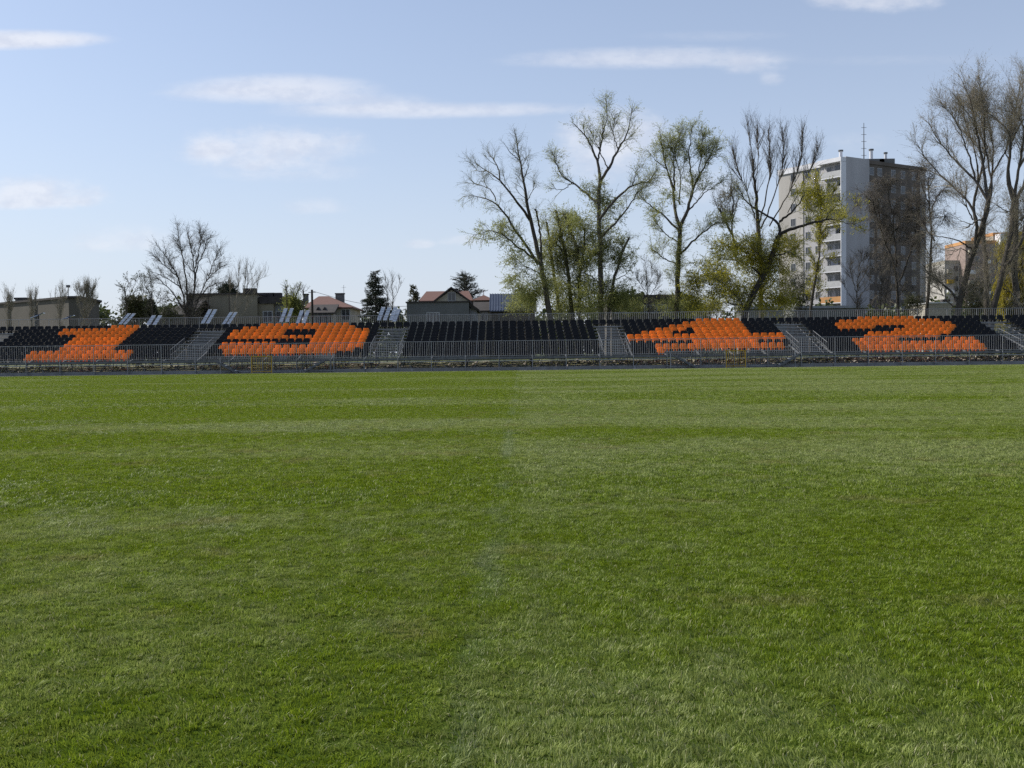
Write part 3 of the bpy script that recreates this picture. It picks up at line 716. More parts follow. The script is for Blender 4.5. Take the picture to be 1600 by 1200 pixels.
boxpart(be, 'wing_roof', 'roof_dark', x1 + .16, x2 + .3, D + .3, D + 10.3, zt2 - .3, zt2 + .45)
for px_, w_ in ((418, 1.6), (434, .9)): p = W(px_, 462, D + 4); boxpart(be, 'chimney', 'roof_dark', p.x - w_ / 2, p.x + w_ / 2, D + 4, D + 4.8, zt2 + .45, p.z + .3)
for px_ in (418, 436): p = W(px_, 495, D); add_window(be, (p.x, D + (.5 if px_ < 427 else 1.2), p.z), (1, 0, 0), (0, -1, 0), .9, 1.1)
b = MB(); p = W(388, 428, D + 5); b.bar((p.x, D + 5, zt), (p.x, D + 5, p.z + .5), .025)
b.bar((p.x - .62, D + 5, p.z), (p.x + .62, D + 5, p.z), .014)
for k in range(7): b.bar((p.x - .6 + k * .2, D + 4.85, p.z), (p.x - .6 + k * .2, D + 5.15, p.z), .008, 4)
part(b, 'aerial', M['cable'], be)

def roofed(name, label, pxl, pxr, D, dep, pye, pyr, inset, wall, roof, over=.35, wins=(), chim=()):
    x0, x1 = WX(pxl, pye, D), WX(pxr, pye, D); ze = WZ((pxl + pxr) / 2, pye, D); zr = WZ((pxl + pxr) / 2, pyr, D + dep / 2)
    h = tag(empty(name, ((x0 + x1) / 2, D, GZ)), label, 'house')
    i0, i1 = inset
    b = MB(); ym = D + dep / 2
    e = [(x0, D, GZ), (x1, D, GZ), (x1, D + dep, GZ), (x0, D + dep, GZ), (x0, D, ze), (x1, D, ze), (x1, D + dep, ze), (x0, D + dep, ze)]
    b.add(e, BOXF[2:])
    if i0 == 0: b.add([(x0, D, ze), (x0, D + dep, ze), (x0, ym, zr - .1)], [(0, 2, 1)])
    if i1 == 0: b.add([(x1, D, ze), (x1, D + dep, ze), (x1, ym, zr - .1)], [(0, 1, 2)])
    part(b, 'wall', M[wall], h)
    b = MB(); o = over; k_ = (zr - ze) / (dep / 2); zo = ze - o * k_
    q = [(x0 - o, D - o, zo), (x1 + o, D - o, zo), (x1 + o, D + dep + o, zo), (x0 - o, D + dep + o, zo), (x0 - (o if i0 == 0 else 0) + i0, ym, zr), (x1 + (o if i1 == 0 else 0) - i1, ym, zr)]
    t_ = .14
    b.add(q + [(x, y, z + t_) for x, y, z in q], [(0, 1, 5, 4), (2, 3, 4, 5), (1, 2, 5), (3, 0, 4), (6, 10, 11, 7), (8, 11, 10, 9), (7, 11, 8), (9, 10, 6), (0, 6, 7, 1), (1, 7, 8, 2), (2, 8, 9, 3), (3, 9, 6, 0)])
    rf = part(b, 'roof', M[roof], h)
    for px, pt, w_ in chim:
        c = W(px, pt, ym); b = MB(); b.box(c.x - w_ / 2, c.x + w_ / 2, ym - .3, ym + .3, zr - .8, c.z - .08); b.box(c.x - w_ / 2 - .06, c.x + w_ / 2 + .06, ym - .36, ym + .36, c.z - .08, c.z + .04, 1)
        cm = part(b, 'chimney', [M['plaster_grey'], M['roof_dark']], h); cm.parent = rf
    for px, py, w_, hh in wins:
        c = W(px, py, D); add_window(h, (c.x, D, c.z), (1, 0, 0), (0, -1, 0), w_, hh)
    return h
roofed('low_house', 'low house with a dark mossy hipped roof beside the large bare tree', 248, 298, 106, 9, 492, 471, (2.6, 0), 'plaster_brown', 'roof_dark')
h = roofed('brown_roof_house', 'cream house with a brick red hipped roof right of the dark pole', 478, 548, 116, 8, 481, 465, (.8, 3.0), 'plaster_cream', 'roof_red', chim=((532, 459, .95), (479, 460, .5)), wins=((541, 492, .8, 1.1),))
b = MB(); p = W(538, 450, 120); b.bar((p.x, 120, 6.5), (p.x, 120, p.z + .3), .02); b.bar((p.x - .25, 120, p.z), (p.x + .25, 120, p.z + .05), .012); part(b, 'aerial', M['cable'], h)
D = 113
b = MB(); xa, xb, ze, zr = WX(480, 492, D), WX(524, 492, D), WZ(500, 491, D), WZ(500, 478, D + 2.6)
b.add([(xa, D - .3, ze), (xb, D - .3, ze), (xb, D + 2.9, zr), (xa, D + 2.9, zr), (xa, D - .3, ze + .15), (xb, D - .3, ze + .15), (xb, D + 2.9, zr + .15), (xa, D + 2.9, zr + .15)], BOXF); part(b, 'porch_roof', M['roof_dark'], h)
for px_ in (499, 509):
    c = W(px_, 482, D + 1.2); b = MB(); b.add([(c.x - .38, D + .6, c.z - .5), (c.x + .38, D + .6, c.z - .5), (c.x, D + .6, c.z + .12), (c.x - .38, D + 2.5, c.z - .5), (c.x + .38, D + 2.5, c.z - .5), (c.x, D + 2.5, c.z + .12)], [(0, 1, 2), (5, 4, 3), (0, 2, 5, 3), (2, 1, 4, 5), (1, 0, 3, 4)]); part(b, 'dormer', M['roof_dark'], h)
boxpart(h, 'porch_wall', 'plaster_cream', xa + .2, xb - .2, D + .3, D + 3, GZ, ze)
for px_ in (496, 505, 514): c = W(px_, 498, D); add_window(h, (c.x, D + .3, c.z), (1, 0, 0), (0, -1, 0), .55, 1.0)

D = 98; x0, x1 = WX(636, 485, D), WX(733, 485, D); zt = WZ(690, 473, D)
sh = tag(empty('grey_shed', ((x0 + x1) / 2, D, GZ)), 'long plain grey flat roofed shed with one barred window', 'building')
boxpart(sh, 'wall', 'plaster_grey', x0, x1, D, D + 9, GZ, zt); boxpart(sh, 'roof', 'roof_dark', x0 - .1, x1 + .12, D - .12, D + 9.1, zt, zt + .12)
for px_ in (672, 682): c = W(px_, 496, D); add_window(sh, (c.x, D, c.z), (1, 0, 0), (0, -1, 0), .48, .8)
boxpart(sh, 'annex_wall', 'plaster_lilac', x1 + .02, WX(745, 485, D + 1), D + 1, D + 6, GZ, WZ(739, 482, D + 1)); 
b = MB(); xa, xb = x1 - .2, WX(749, 485, D + 1); za = WZ(740, 485, D); b.add([(xa + .25, D + .6, za + .3), (xb, D + .6, za - .1), (xb, D + 6.2, za - .1), (xa + .25, D + 6.2, za + .3), (xa + .25, D + .6, za + .75), (xb, D + .6, za + .1), (xb, D + 6.2, za + .1), (xa + .25, D + 6.2, za + .75)], BOXF); part(b, 'annex_roof', M['roof_dark'], sh)

h = roofed('gabled_house', 'cream house with a brown tiled roof and a gable facing the pitch', 659, 735, 124, 8, 470.5, 457, (.3, .3), 'plaster_cream', 'roof_red', chim=((712, 452, .5),))
D = 121; xa, xb, xm = WX(679, 470, D), WX(734, 470, D), WX(705.5, 452, D); ze, zm = WZ(706, 472, D), WZ(706, 451, D)
b = MB(); b.add([(xa, D, GZ), (xb, D, GZ), (xb, D, ze), (xm, D, zm - .15), (xa, D, ze), (xa, D + 6, GZ), (xb, D + 6, GZ), (xb, D + 6, ze), (xm, D + 6, zm - .15), (xa, D + 6, ze)], [(0, 1, 2, 3, 4), (1, 6, 7, 2), (5, 0, 4, 9)]); part(b, 'gable_wall', M['plaster_cream'], h)
b = MB()
for xe in (xa - .45, xb + .45):
    zz = ze - .45 * (zm - ze) / (xb - xm)
    q = [(xm, D - .4, zm), (xe, D - .4, zz), (xe, D + 6.3, zz), (xm, D + 6.3, zm)]
    b.add(q + [(x, y, z + .2) for x, y, z in q], [(0, 1, 2, 3), (7, 6, 5, 4), (0, 4, 5, 1), (1, 5, 6, 2), (2, 6, 7, 3)] if xe < xm else [(3, 2, 1, 0), (4, 5, 6, 7), (1, 5, 4, 0), (2, 6, 5, 1), (3, 7, 6, 2)])
part(b, 'gable_roof', M['roof_dark'], h)
c = W(706, 464, D); add_window(h, (c.x, D, c.z), (1, 0, 0), (0, -1, 0), .8, .9)

h = roofed('white_cottage', 'small white cottage with a dark roof and a pointed turret', 744, 767, 110, 6, 486, 474, (0, 0), 'plaster_cream', 'roof_dark', wins=((757, 494, .6, .8),))
p = W(756, 470, 115); b = MB(); b.box(p.x - 1.0, p.x + 1.0, 114, 116, 4, p.z); part(b, 'turret', M['plaster_brown'], h)
b = MB(); t_ = W(756, 461, 115).z; b.add([(p.x - 1.25, 113.75, p.z), (p.x + 1.25, 113.75, p.z), (p.x + 1.25, 116.25, p.z), (p.x - 1.25, 116.25, p.z), (p.x, 115, t_)], [(0, 1, 4), (1, 2, 4), (2, 3, 4), (3, 0, 4), (3, 2, 1, 0)]); b.bar((p.x, 115, t_ - .2), (p.x, 115, t_ + .5), .04); part(b, 'turret_roof', M['roof_red'], h)

D = 108; mr = tag(empty('metal_roof_barn', (WX(800, 480, D), D, GZ)), 'barn with a blue grey ribbed sheet metal roof', 'barn')
xa, xb = WX(765, 480, D), WX(838, 480, D); ze, zr = WZ(800, 487, D), WZ(800, 460.5, D + 5)
boxpart(mr, 'wall', 'plaster_brown', xa + .15, xb - .15, D + .3, D + 9, GZ, ze)
b = MB(); q = [(xa, D, ze), (xb, D, ze), (xb, D + 5, zr), (xa, D + 5, zr)]; b.add(q + [(x, y, z + .1) for x, y, z in q], BOXF)
q = [(xa, D + 5, zr), (xb, D + 5, zr), (xb, D + 9.5, ze), (xa, D + 9.5, ze)]; b.add(q + [(x, y, z + .1) for x, y, z in q], BOXF)
b.add([(xa + .2, D + .3, ze), (xa + .2, D + 9, ze), (xa + .2, D + 5, zr)], [(0, 1, 2)], 1)
n = 17
for k in range(n + 1):
    x_ = xa + (xb - xa) * k / n; b.flatbar((x_, D, ze + .13), (x_, D + 5, zr + .13), .07, .07)
part(b, 'roof', [M['roof_blue'], M['plaster_brown']], mr)

D = 128; x0, x1 = WX(955, 480, D), WX(1078, 480, D); zt = WZ(1010, 468, D)
lo = tag(empty('low_building', ((x0 + x1) / 2, D, GZ)), 'low dark flat roofed building seen between the willow trunks', 'building')
boxpart(lo, 'wall', 'plaster_brown', x0, x1, D, D + 10, GZ, zt); boxpart(lo, 'roof', 'roof_dark', x0 - .3, x1 + .3, D - .3, D + 10.3, zt, zt + .55)
for k in range(7): add_window(lo, (x0 + 1 + k * (x1 - x0 - 2) / 6, D, WZ(1010, 483, D)), (1, 0, 0), (0, -1, 0), .95, .9)
boxpart(lo, 'annex_wall', 'plaster_lilac', x1 + .35, WX(1096, 480, D), D - 1, D + 6, GZ, WZ(1086, 475, D))

D = 132; x0, x1 = WX(1170, 485, D), WX(1352, 485, D); zt = WZ(1260, 482, D)
ga = tag(empty('garage_row', ((x0 + x1) / 2, D, GZ)), 'low grey flat roofed garages at the foot of the tower block', 'building')
boxpart(ga, 'wall', 'plaster_grey', x0, x1, D, D + 7, GZ, zt); boxpart(ga, 'roof', 'plaster_lilac', x0 - .2, x1 + .2, D - .25, D + 7.2, zt, zt + .3)
for k in range(9): boxpart(ga, 'garage_door', 'roof_dark', x0 + 1 + k * 1.62, x0 + 2.3 + k * 1.62, D - .06, D + .1, GZ, GZ + 2.3)

D = 108; x0, x1 = WX(1451, 485, D), WX(1487, 485, D); zt = WZ(1468, 474, D)
ki = tag(empty('white_kiosk', ((x0 + x1) / 2, D, GZ)), 'small pale flat roofed kiosk between the tower and the tall right trees', 'building')
b = MB(); b.box(x0, x1, D, D + 5, GZ, zt)
part(b, 'wall', M['plaster_cream'], ki); boxpart(ki, 'roof', 'white_wall', x0 - .12, x1 + .12, D - .12, D + 5.1, zt, zt + .14)
b = MB(); p = W(1480, 470, D + 2); b.box(p.x - .45, p.x + .35, D + 2, D + 2.6, zt + .14, zt + .5); part(b, 'vent', M['roof_dark'], ki)
boxpart(ki, 'door', 'plaster_grey', x0 + .5, x0 + 1.3, D - .05, D + .1, GZ, GZ + 2.1)

# the tower block
A = Vector((57.6, 178, 0)); E1 = Vector((.848, .530, 0)); E2 = Vector((-.530, .848, 0)); LEN, DEP, HT = 21.5, 15.0, 32.6
TM = Matrix((E1, E2, Vector((0, 0, 1)))).transposed().to_4x4(); TM.translation = A
tw = tag(empty('tower_block', A + Vector((0, 0, GZ))), 'tall grey tower block with a blank shaded gable and balconies up its sunny side', 'tower block')
BL = 5.9                                            # blank part of the broad face
def tbox(b, x0, x1, y0, y1, z0, z1, mi=0): b.box(x0, x1, y0, y1, z0, z1, mi, TM)
b = MB(); tbox(b, 0, BL, 0, DEP, GZ, HT + .7); part(b, 'gable_wall', M['gable'], tw)
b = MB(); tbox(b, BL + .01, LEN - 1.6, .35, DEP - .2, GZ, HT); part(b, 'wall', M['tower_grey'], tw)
b = MB(); tbox(b, LEN - 1.59, LEN, .30, DEP - .2, GZ, HT); part(b, 'wall', M['tower_tan'], tw)
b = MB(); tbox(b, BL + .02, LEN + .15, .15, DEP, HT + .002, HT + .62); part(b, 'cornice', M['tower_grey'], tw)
b = MB(); tbox(b, -.35, -.002, 5.2, DEP, HT - .35, HT + .55); part(b, 'cornice', M['white_wall'], tw)
b = MB(); tbox(b, -.12, -.003, 9.3, DEP, GZ, HT - .36); part(b, 'side_wall', M['tower_tan'], tw)  # tan tone stands in for shade and branches over this wall
FL = 12; FH = (HT - GZ - .4) / FL
t0 = None
def pair(o, i, lst): lst.append(o)
win_p = None
def tower_window(x, y, z, side):
    ex, nr = (E1, -E2) if side == 'f' else (-E2, -E1)
    add_window(tw, TM @ Vector((x, y, z)), ex, nr, 1.0, 1.25)
for f in range(FL):
    z = GZ + .4 + f * FH + FH * .55
    for x in (6.9, 9.0, 12.6, 15.2, 18.2): 
        if f > 0: tower_window(x, .35, z, 'f')
    for y in (6.1, 8.3): tower_window(0, y, z, 's')
    if f % 1 == 0: tower_window(-.12, 11.6, z, 's')
for f in range(1, FL):
    z = GZ + .4 + f * FH
    b = MB()
    tbox(b, -1.25, -.01, .12, 4.6, z - .12, z + .02)                            # slab
    tbox(b, -1.25, -1.17, .12, 4.6, z + .021, z + 1.02, {3: 2, 1: 3, 6: 3, 8: 4}.get(f, 1))       # parapet
    tbox(b, -1.165, -.01, 4.52, 4.6, z + .021, z + 1.02, 1)
    part(b, 'balcony', [M['white_wall'], M['frame_white'], M['orange_wall'], M['plaster_lilac'], M['plaster_cream']], tw)
    if f in (2, 5, 7, 9, 10):
        b = MB(); q_ = random.uniform(.6, 2.4); tbox(b, -1.16, -1.10, q_, q_ + 1.5, z + .5, z + random.uniform(1.5, 2.1), 0); part(b, 'balcony_screen', [M[random.choice(['plaster_beige', 'plaster_lilac', 'roof_blue'])]], tw)
    b = MB(); window(b, TM @ Vector((-.01, 1.6, z + 1.2)), -E2, -E1, 1.3, 1.9); window(b, TM @ Vector((-.01, 3.5, z + 1.35)), -E2, -E1, .9, 1.3); part(b, 'balcony_door', [M['glass'], M['frame_white']], tw)
b = MB(); tbox(b, -1.27, -.02, -.02, .10, GZ, HT - .2); part(b, 'balcony_screen', M['white_wall'], tw)
b = MB(); tbox(b, -1.3, -.02, -.02, 5.1, HT - .15, HT + .55); part(b, 'balcony_roof', M['white_wall'], tw)
for px_, h_, w_, base in ((1311.5, 243.5, .5, 2.6), (1359, 242, .5, 2.2), (1381.5, 247, .4, 1.4)):
    D_ = 186; p = W(px_, h_, D_); b = MB(); b.box(p.x - base, p.x + base * .9, D_ - 1, D_ + 1.2, HT + .3, HT + 1.5); b.bar((p.x, D_, HT + 1.3), (p.x, D_, p.z - .9), w_ * .75, 8, 1); b.bar((p.x, D_, p.z - .9), (p.x, D_, p.z + .6), w_ * .62, 8, 1); b.bar((p.x, D_, p.z + .6), (p.x, D_, p.z + .85), w_ * .9, 8)
    part(b, 'roof_vent', [M['plaster_grey'], M['white_wall']], tw)
p = W(1347, 194, 184); b = MB(); b.bar((p.x, 184, HT), (p.x, 184, p.z), .11, 6, 0, .05)
for k in range(5): b.bar((p.x - .45, 184, p.z - .8 - k * 1.2), (p.x + .45, 184, p.z - .8 - k * 1.2), .035, 4)
b.box(p.x - 1.2, p.x + 1, 183.4, 184.6, HT + .3, HT + 1.0); part(b, 'aerial', M['steel_dark'], tw)

# the far estate of coloured flats
D = 300
fe = tag(empty('coloured_flats', (WX(1550, 450, D), D, GZ)), 'far stepped apartment house in cream, pink and orange with balconies', 'apartment house')
def fblock(pxl, pxr, pyt, yo, wall, edge, bal):
    x0, x1, zt = WX(pxl, pyt, D), WX(pxr, pyt, D), WZ((pxl + pxr) / 2, pyt, D)
    boxpart(fe, 'wall', wall, x0, x1, D + yo, D + yo + 14, GZ, zt - .9)
    boxpart(fe, 'parapet', edge, x0 - .1, x1 + .1, D + yo - .1, D + yo + 14, zt - .9, zt)
    nf = int((zt - 3) / 2.9)
    for f in range(nf):
        z = zt - 3.0 - f * 2.9
        n = max(1, int((x1 - x0) / 4.2))
        for k in range(n):
            xc = x0 + (k + .5) * (x1 - x0) / n
            if z < 8: continue
            add_window(fe, (xc + 1.1, D + yo, z + .6), (1, 0, 0), (0, -1, 0), 1.2, 1.5)
            b = MB(); b.box(xc - 1.6, xc + .2, D + yo - 1.2, D + yo - .005, z - .75, z + .35); part(b, 'balcony', M[bal[(f + k) % len(bal)]], fe)
fblock(1485, 1508, 405, 4, 'tower_tan', 'plaster_cream', ['plaster_cream', 'yellow', 'white_wall'])
fblock(1508, 1556, 376, 0, 'pink', 'orange_wall', ['plaster_cream', 'pink', 'white_wall'])
fblock(1556, 1625, 362, 2, 'plaster_cream', 'orange_wall', ['white_wall', 'orange_wall', 'pink'])
boxpart(fe, 'stair_tower', 'white_wall', WX(1559, 400, D), WX(1571, 400, D), D - 1.5, D + 2, GZ, WZ(1565, 366, D))

# pole and cable
D = 101; p = W(488.5, 453, D); b = MB(); b.bar((0, 0, 0), (0, 0, p.z - GZ), .14, 8, 0, .10); b.bar((-.35, 0, p.z - GZ - .25), (.35, 0, p.z - GZ - .25), .03)
b.v = [(x + p.x, y + D, z + GZ) for x, y, z in b.v]
tag(b.build('utility_pole', M['wood'], None, (p.x, D, GZ)), 'dark wooden utility pole before the brown roofed house', 'pole')
b = MB(); a = W(489, 455, D); e = W(690, 474, 99.5); pr = a
for k in range(1, 13):
    t_ = k / 12; q = a.lerp(e, t_) + Vector((0, 0, -1.0 * math.sin(math.pi * t_) * .8)); b.bar(pr, q, .018, 4); pr = q
tag(b.build('overhead_cable', M['cable']), 'thin black cable sagging from the wooden pole to the grey shed', 'cable')
p = W(110, 449, 118); b = MB(); b.bar((p.x, 118, GZ), p, .05, 6, 0, .035); b.box(p.x - .18, p.x + .18, 117.85, 118.15, p.z - .05, p.z + .22)
tag(b.build('lamp_post', M['steel_dark'], None, (p.x, 118, GZ)), 'slim lamp post rising behind the brown hall roof', 'lamp post')
# ------------------------------------------------------------------ trees
def unit(v): return v / np.maximum(np.linalg.norm(v, axis=-1, keepdims=True), 1e-9)
def grow(St, Dr, Ln, n, wander, trop, q):
    """M shoots at once: start points, directions, lengths -> (M, n, 3)"""
    P = [St]; d = unit(Dr); trop = np.asarray(trop, float)
    for k in range(1, n):
        d = unit(d + q.normal(0, wander, d.shape) + trop)
        P.append(P[-1] + d * (Ln / (n - 1))[:, None])
    return np.stack(P, 1)
def pick(P, M_, q, t0=.2, t1=1.0, bias=1.0):
    """points and directions on shoots P (M, n, 3); M_ of them, more on the longer ones"""
    ln = np.linalg.norm(P[:, -1] - P[:, 0], axis=1) + .05
    i = q.choice(len(P), M_, p=ln / ln.sum()); t = (t0 + (t1 - t0) * q.random(M_) ** bias) * (P.shape[1] - 1)
    k = np.minimum(t.astype(int), P.shape[1] - 2); f = (t - k)[:, None]
    a, b = P[i, k], P[i, k + 1]
    return a * (1 - f) + b * f, unit(b - a), i, t / (P.shape[1] - 1)
def fork(tan, ang, q, out=None):
    v = unit(np.cross(tan, q.normal(0, 1, tan.shape)))
    a = np.abs(q.normal(ang, ang * .3, len(tan)))[:, None]
    return tan * np.cos(a) + v * np.sin(a)
class Tubes:
    def __init__(s): s.v, s.f, s.m, s.n = [], [], [], 0
    def add(s, P, r0, r1, k=3, mi=0):
        if len(P) == 0: return
        P = np.asarray(P, float); Mn, n, _ = P.shape
        r0, r1 = np.broadcast_to(r0, Mn), np.broadcast_to(r1, Mn)
        T = unit(np.gradient(P, axis=1)); ref = np.where(np.abs(T[:, :1, 2:3]) > .85, np.array([1., .3, 0]), np.array([0, 0, 1.]))
        U = unit(np.cross(T, np.broadcast_to(ref, T.shape))); V = np.cross(T, U)
        a = np.arange(k) * 2 * np.pi / k; tt = np.linspace(0, 1, n)[None, :]
        r = (r0[:, None] * (1 - tt) + r1[:, None] * tt)[:, :, None, None]
        vs = P[:, :, None] + r * (U[:, :, None] * np.cos(a)[None, None, :, None] + V[:, :, None] * np.sin(a)[None, None, :, None])
        base = s.n + (np.arange(Mn) * n * k)[:, None, None] + (np.arange(n - 1) * k)[None, :, None]
        i = np.arange(k)[None, None]; j = (np.arange(k) + 1)[None, None] % k
        f = np.stack([base + i, base + j, base + k + j, base + k + i], -1).reshape(-1, 4)
        s.v.append(vs.reshape(-1, 3)); s.f.append(f); s.m.append(np.full(len(f), mi)); s.n += Mn * n * k
    def leaves(s, C, ln, wd, q, mi, droop=0.0, dirs=None):
        n = len(C)
        if n == 0: return
        a = unit(q.normal(0, 1, (n, 3)) + np.array([0, 0, -droop])) if dirs is None else unit(dirs + q.normal(0, .5, (n, 3)) + np.array([0, 0, -droop]))
        b = unit(np.cross(a, q.normal(0, 1, (n, 3))))
        L_ = (ln * q.uniform(.6, 1.3, n))[:, None]; W_ = (wd * q.uniform(.6, 1.3, n))[:, None]
        v = np.stack([C, C + a * L_ * .5 + b * W_ * .5, C + a * L_, C + a * L_ * .5 - b * W_ * .5], 1)
        s.v.append(v.reshape(-1, 3)); f = s.n + np.arange(n * 4).reshape(n, 4); s.f.append(f); s.m.append(np.full(n, mi)); s.n += n * 4
    def build(s, name, mats, parent):
        v = np.concatenate(s.v) - np.array(parent.location)[None]
        return mesh_obj(name, v, np.concatenate(s.f).astype(np.int32), mats, np.concatenate(s.m), parent)
def resample(pts, n, q, wob=0.0):
    pts = np.asarray(pts, float); seg = np.linalg.norm(np.diff(pts, axis=0), axis=1); s = np.r_[0, np.cumsum(seg)]
    # a smooth curve through the traced points
    t = np.linspace(0, s[-1], n); out = np.stack([np.interp(t, s, pts[:, i]) for i in range(3)], 1)
    for _ in range(2): out[1:-1] = .25 * out[:-2] + .5 * out[1:-1] + .25 * out[2:]
    if wob: out[1:-1] += q.normal(0, wob, out[1:-1].shape)
    return out
TREES = []
def tree(name, label, cat, D, limbs, seed, group=None, b1=(60, 2.2, .7), b2=(500, 1.0, .6), b3=(3000, .5, .6), up=.10, droop=0.0, tw=(.010, .004),
         leaves=0, leaf='leaf_willow', lsize=(.11, .042), bark='bark', twig='twig', depth=.8, lim_t0=.25, b1dir=None, blobs=(), zmax_leaf=None, r3=.0045, blob_back=0.0):
    """limbs: (traced points, radius at the start, radius at the end); b1..b3: (count, length, angle) of the three orders of shoots"""
    q = np.random.default_rng(seed)
    p0 = limbs[0][0][0]; base = W(p0[0], p0[1], D); ground = Vector((base.x, D, GZ))
    root = tag(empty(name, ground), label, cat, group)
    ph = q.uniform(0, 6.28, 3)
    def off(px, py):
        h = max(0, p0[1] - py)
        return depth * min(1, h / 120) * (1.6 * math.sin(px * .045 + ph[0]) + 1.1 * math.sin(py * .035 + px * .02 + ph[1]))
    tr = Tubes(); LP, LR = [], []
    for k, (pts, r0, r1) in enumerate(limbs):
        w3 = [np.array(W(px, py, D)) + np.array([0, off(px, py), 0]) for px, py in pts]
        if k == 0 or abs(pts[0][1] - p0[1]) < 12: w3 = [np.array([w3[0][0], w3[0][1], GZ - .1])] + w3
        P = resample(w3, 16, q, .035); tr.add(P[None], r0 * .88, r1 * .8, 8 if r0 > .12 else 6); LP.append(P); LR.append(r0)
    if bark: tr.build('trunk', [M[bark]], root)
    LP = np.stack(LP)
    cr = Tubes(); leafpts = []
    skip = np.array([0 if (len(l) > 3 and l[3]) else 1 for l in [(*x,) for x in limbs]])
    S0, T0, i0, t_ = pick(LP, b1[0], q, lim_t0, 1.0, .8)
    d0 = fork(T0, b1[2], q); d0 = unit(d0 + np.array(b1dir if b1dir is not None else (0, 0, .15)))
    P1 = grow(S0, d0, b1[1] * q.uniform(.45, 1.25, b1[0]) * np.clip(1.3 - 1.1 * t_, .2, 1.1), 7, .13, (0, 0, up - droop * .3), q)
    cr.add(P1, np.clip(b1[1] * .014, .012, .05), tw[0], 4, 0)
    # fine ends of the limbs carry shoots too
    All = [P1]
    Lt = LP[:, -7:]; 
    Sx, Tx, _, _ = pick(np.concatenate([P1, Lt]) if Lt.shape[1] == P1.shape[1] else P1, b2[0], q, .15, 1.0, .9)
    P2 = grow(Sx, unit(fork(Tx, b2[2], q) + np.array([0, 0, up - droop])), b2[1] * q.uniform(.4, 1.3, b2[0]), 5, .14, (0, 0, up - droop), q)
    cr.add(P2, tw[0], tw[1] * 1.2, 3, 0)
    S3, T3, _, _ = pick(P2, b3[0], q, .1, 1.0)
    P3 = grow(S3, unit(fork(T3, b3[2], q) + np.array([0, 0, up - droop * 1.3])), b3[1] * q.uniform(.4, 1.4, b3[0]), 4, .16, (0, 0, up - droop * 1.4), q)
    cr.add(P3, r3, r3 * .5, 3, 0)
    if leaves:
        C, T, _, _ = pick(P3, int(leaves * 4), q, .1, 1.0)
        if zmax_leaf is not None:
            z = WZ(p0[0], zmax_leaf, D); keep = C[:, 2] < z + q.normal(0, 1.2, len(C)); C, T = C[keep], T[keep]
        cr.leaves(C, lsize[0], lsize[1], q, 1, droop * 2, T)
    # traced clouds of young leaves on hanging shoots
    for (px, py, ax, ay, n) in blobs:
        c = np.array(W(px, py, D)) + np.array([0, blob_back, 0]); a = ax / F * D; bz = ay / F * D
        g = unit(q.normal(0, 1, (n, 3))) * (q.random(n)[:, None] ** .42); St = c + g * np.array([a, a * .8, bz])
        # shoots gather in sprays, leaving gaps
        ncl = max(6, n // 22); cc = St[:ncl]; k = q.integers(0, ncl, n); St = cc[k] + (St - cc[k]) * .14 + q.normal(0, .16, (n, 3))
        Pb = grow(St, unit(q.normal(0, 1, (n, 3)) + np.array([0, 0, up * 2 - droop])), .75 * q.uniform(.5, 1.4, n), 4, .15, (0, 0, up - droop * 1.5), q)
        cr.add(Pb, r3, r3 * .5, 3, 0)
        C, T, _, _ = pick(Pb, n * 16, q, 0, 1); cr.leaves(C, lsize[0], lsize[1], q, 1, droop * 2, T)
    cr.build('crown', [M[twig], M[leaf]], root)
    return root

def conifer(name, label, D, px, pyt, pyb, wpx, seed, mat='needle', tiers=20, droop=.25, upsweep=0.0, per=7, ndl=90, bark='bark', group=None, power=1.0, z0=None):
    q = np.random.default_rng(seed); top = W(px, pyt, D); bot = GZ if z0 is None else z0; Rm = wpx / 2 / F * D
    root = tag(empty(name, (top.x, D, GZ)), label, 'conifer', group)
    tr = Tubes(); tr.add(np.array([[[top.x, D, GZ - .1], [top.x, D, (GZ + top.z) / 2], [top.x, D, top.z]]]), .16, .02, 6); tr.build('trunk', [M[bark]], root)
    zb = W(px, pyb, D).z
    n = tiers * per; f = np.repeat(np.linspace(0, 1, tiers), per) + q.normal(0, .012, n); f = np.clip(f, 0, 1)
    z = zb + (top.z - zb) * f; ln = Rm * (1 - f) ** power * q.uniform(.65, 1.12, n) + .12; a = q.uniform(0, 6.28, n)
    St = np.stack([np.full(n, top.x), np.full(n, float(D)), z], 1); Dr = np.stack([np.cos(a), np.sin(a), np.full(n, upsweep - droop)], 1)
    P = grow(St, Dr, ln, 6, .05, (0, 0, droop * .22 + upsweep * .3), q)
    cr = Tubes(); cr.add(P, .03, .008, 4, 0)
    S2, T2, _, _ = pick(P, n * 7, q, .15, 1.0); d2 = fork(T2, .8, q); d2[:, 2] *= .5
    P2 = grow(S2, d2, Rm * .26 * q.uniform(.4, 1.2, len(S2)), 4, .08, (0, 0, -.05 + upsweep * .3), q); cr.add(P2, .012, .005, 3, 0)
    C, T, _, _ = pick(np.concatenate([P2, P2, P[:, ::2][:, :3] if False else P2]), n * ndl, q, 0, 1.0)
    cr.leaves(C, .17, .032, q, 1, .1, T)
    C, T, _, _ = pick(P, n * ndl // 3, q, .25, 1.0); cr.leaves(C, .16, .032, q, 1, .1, T)
    cr.build('crown', [M['twig'], M[mat]], root)
    return root

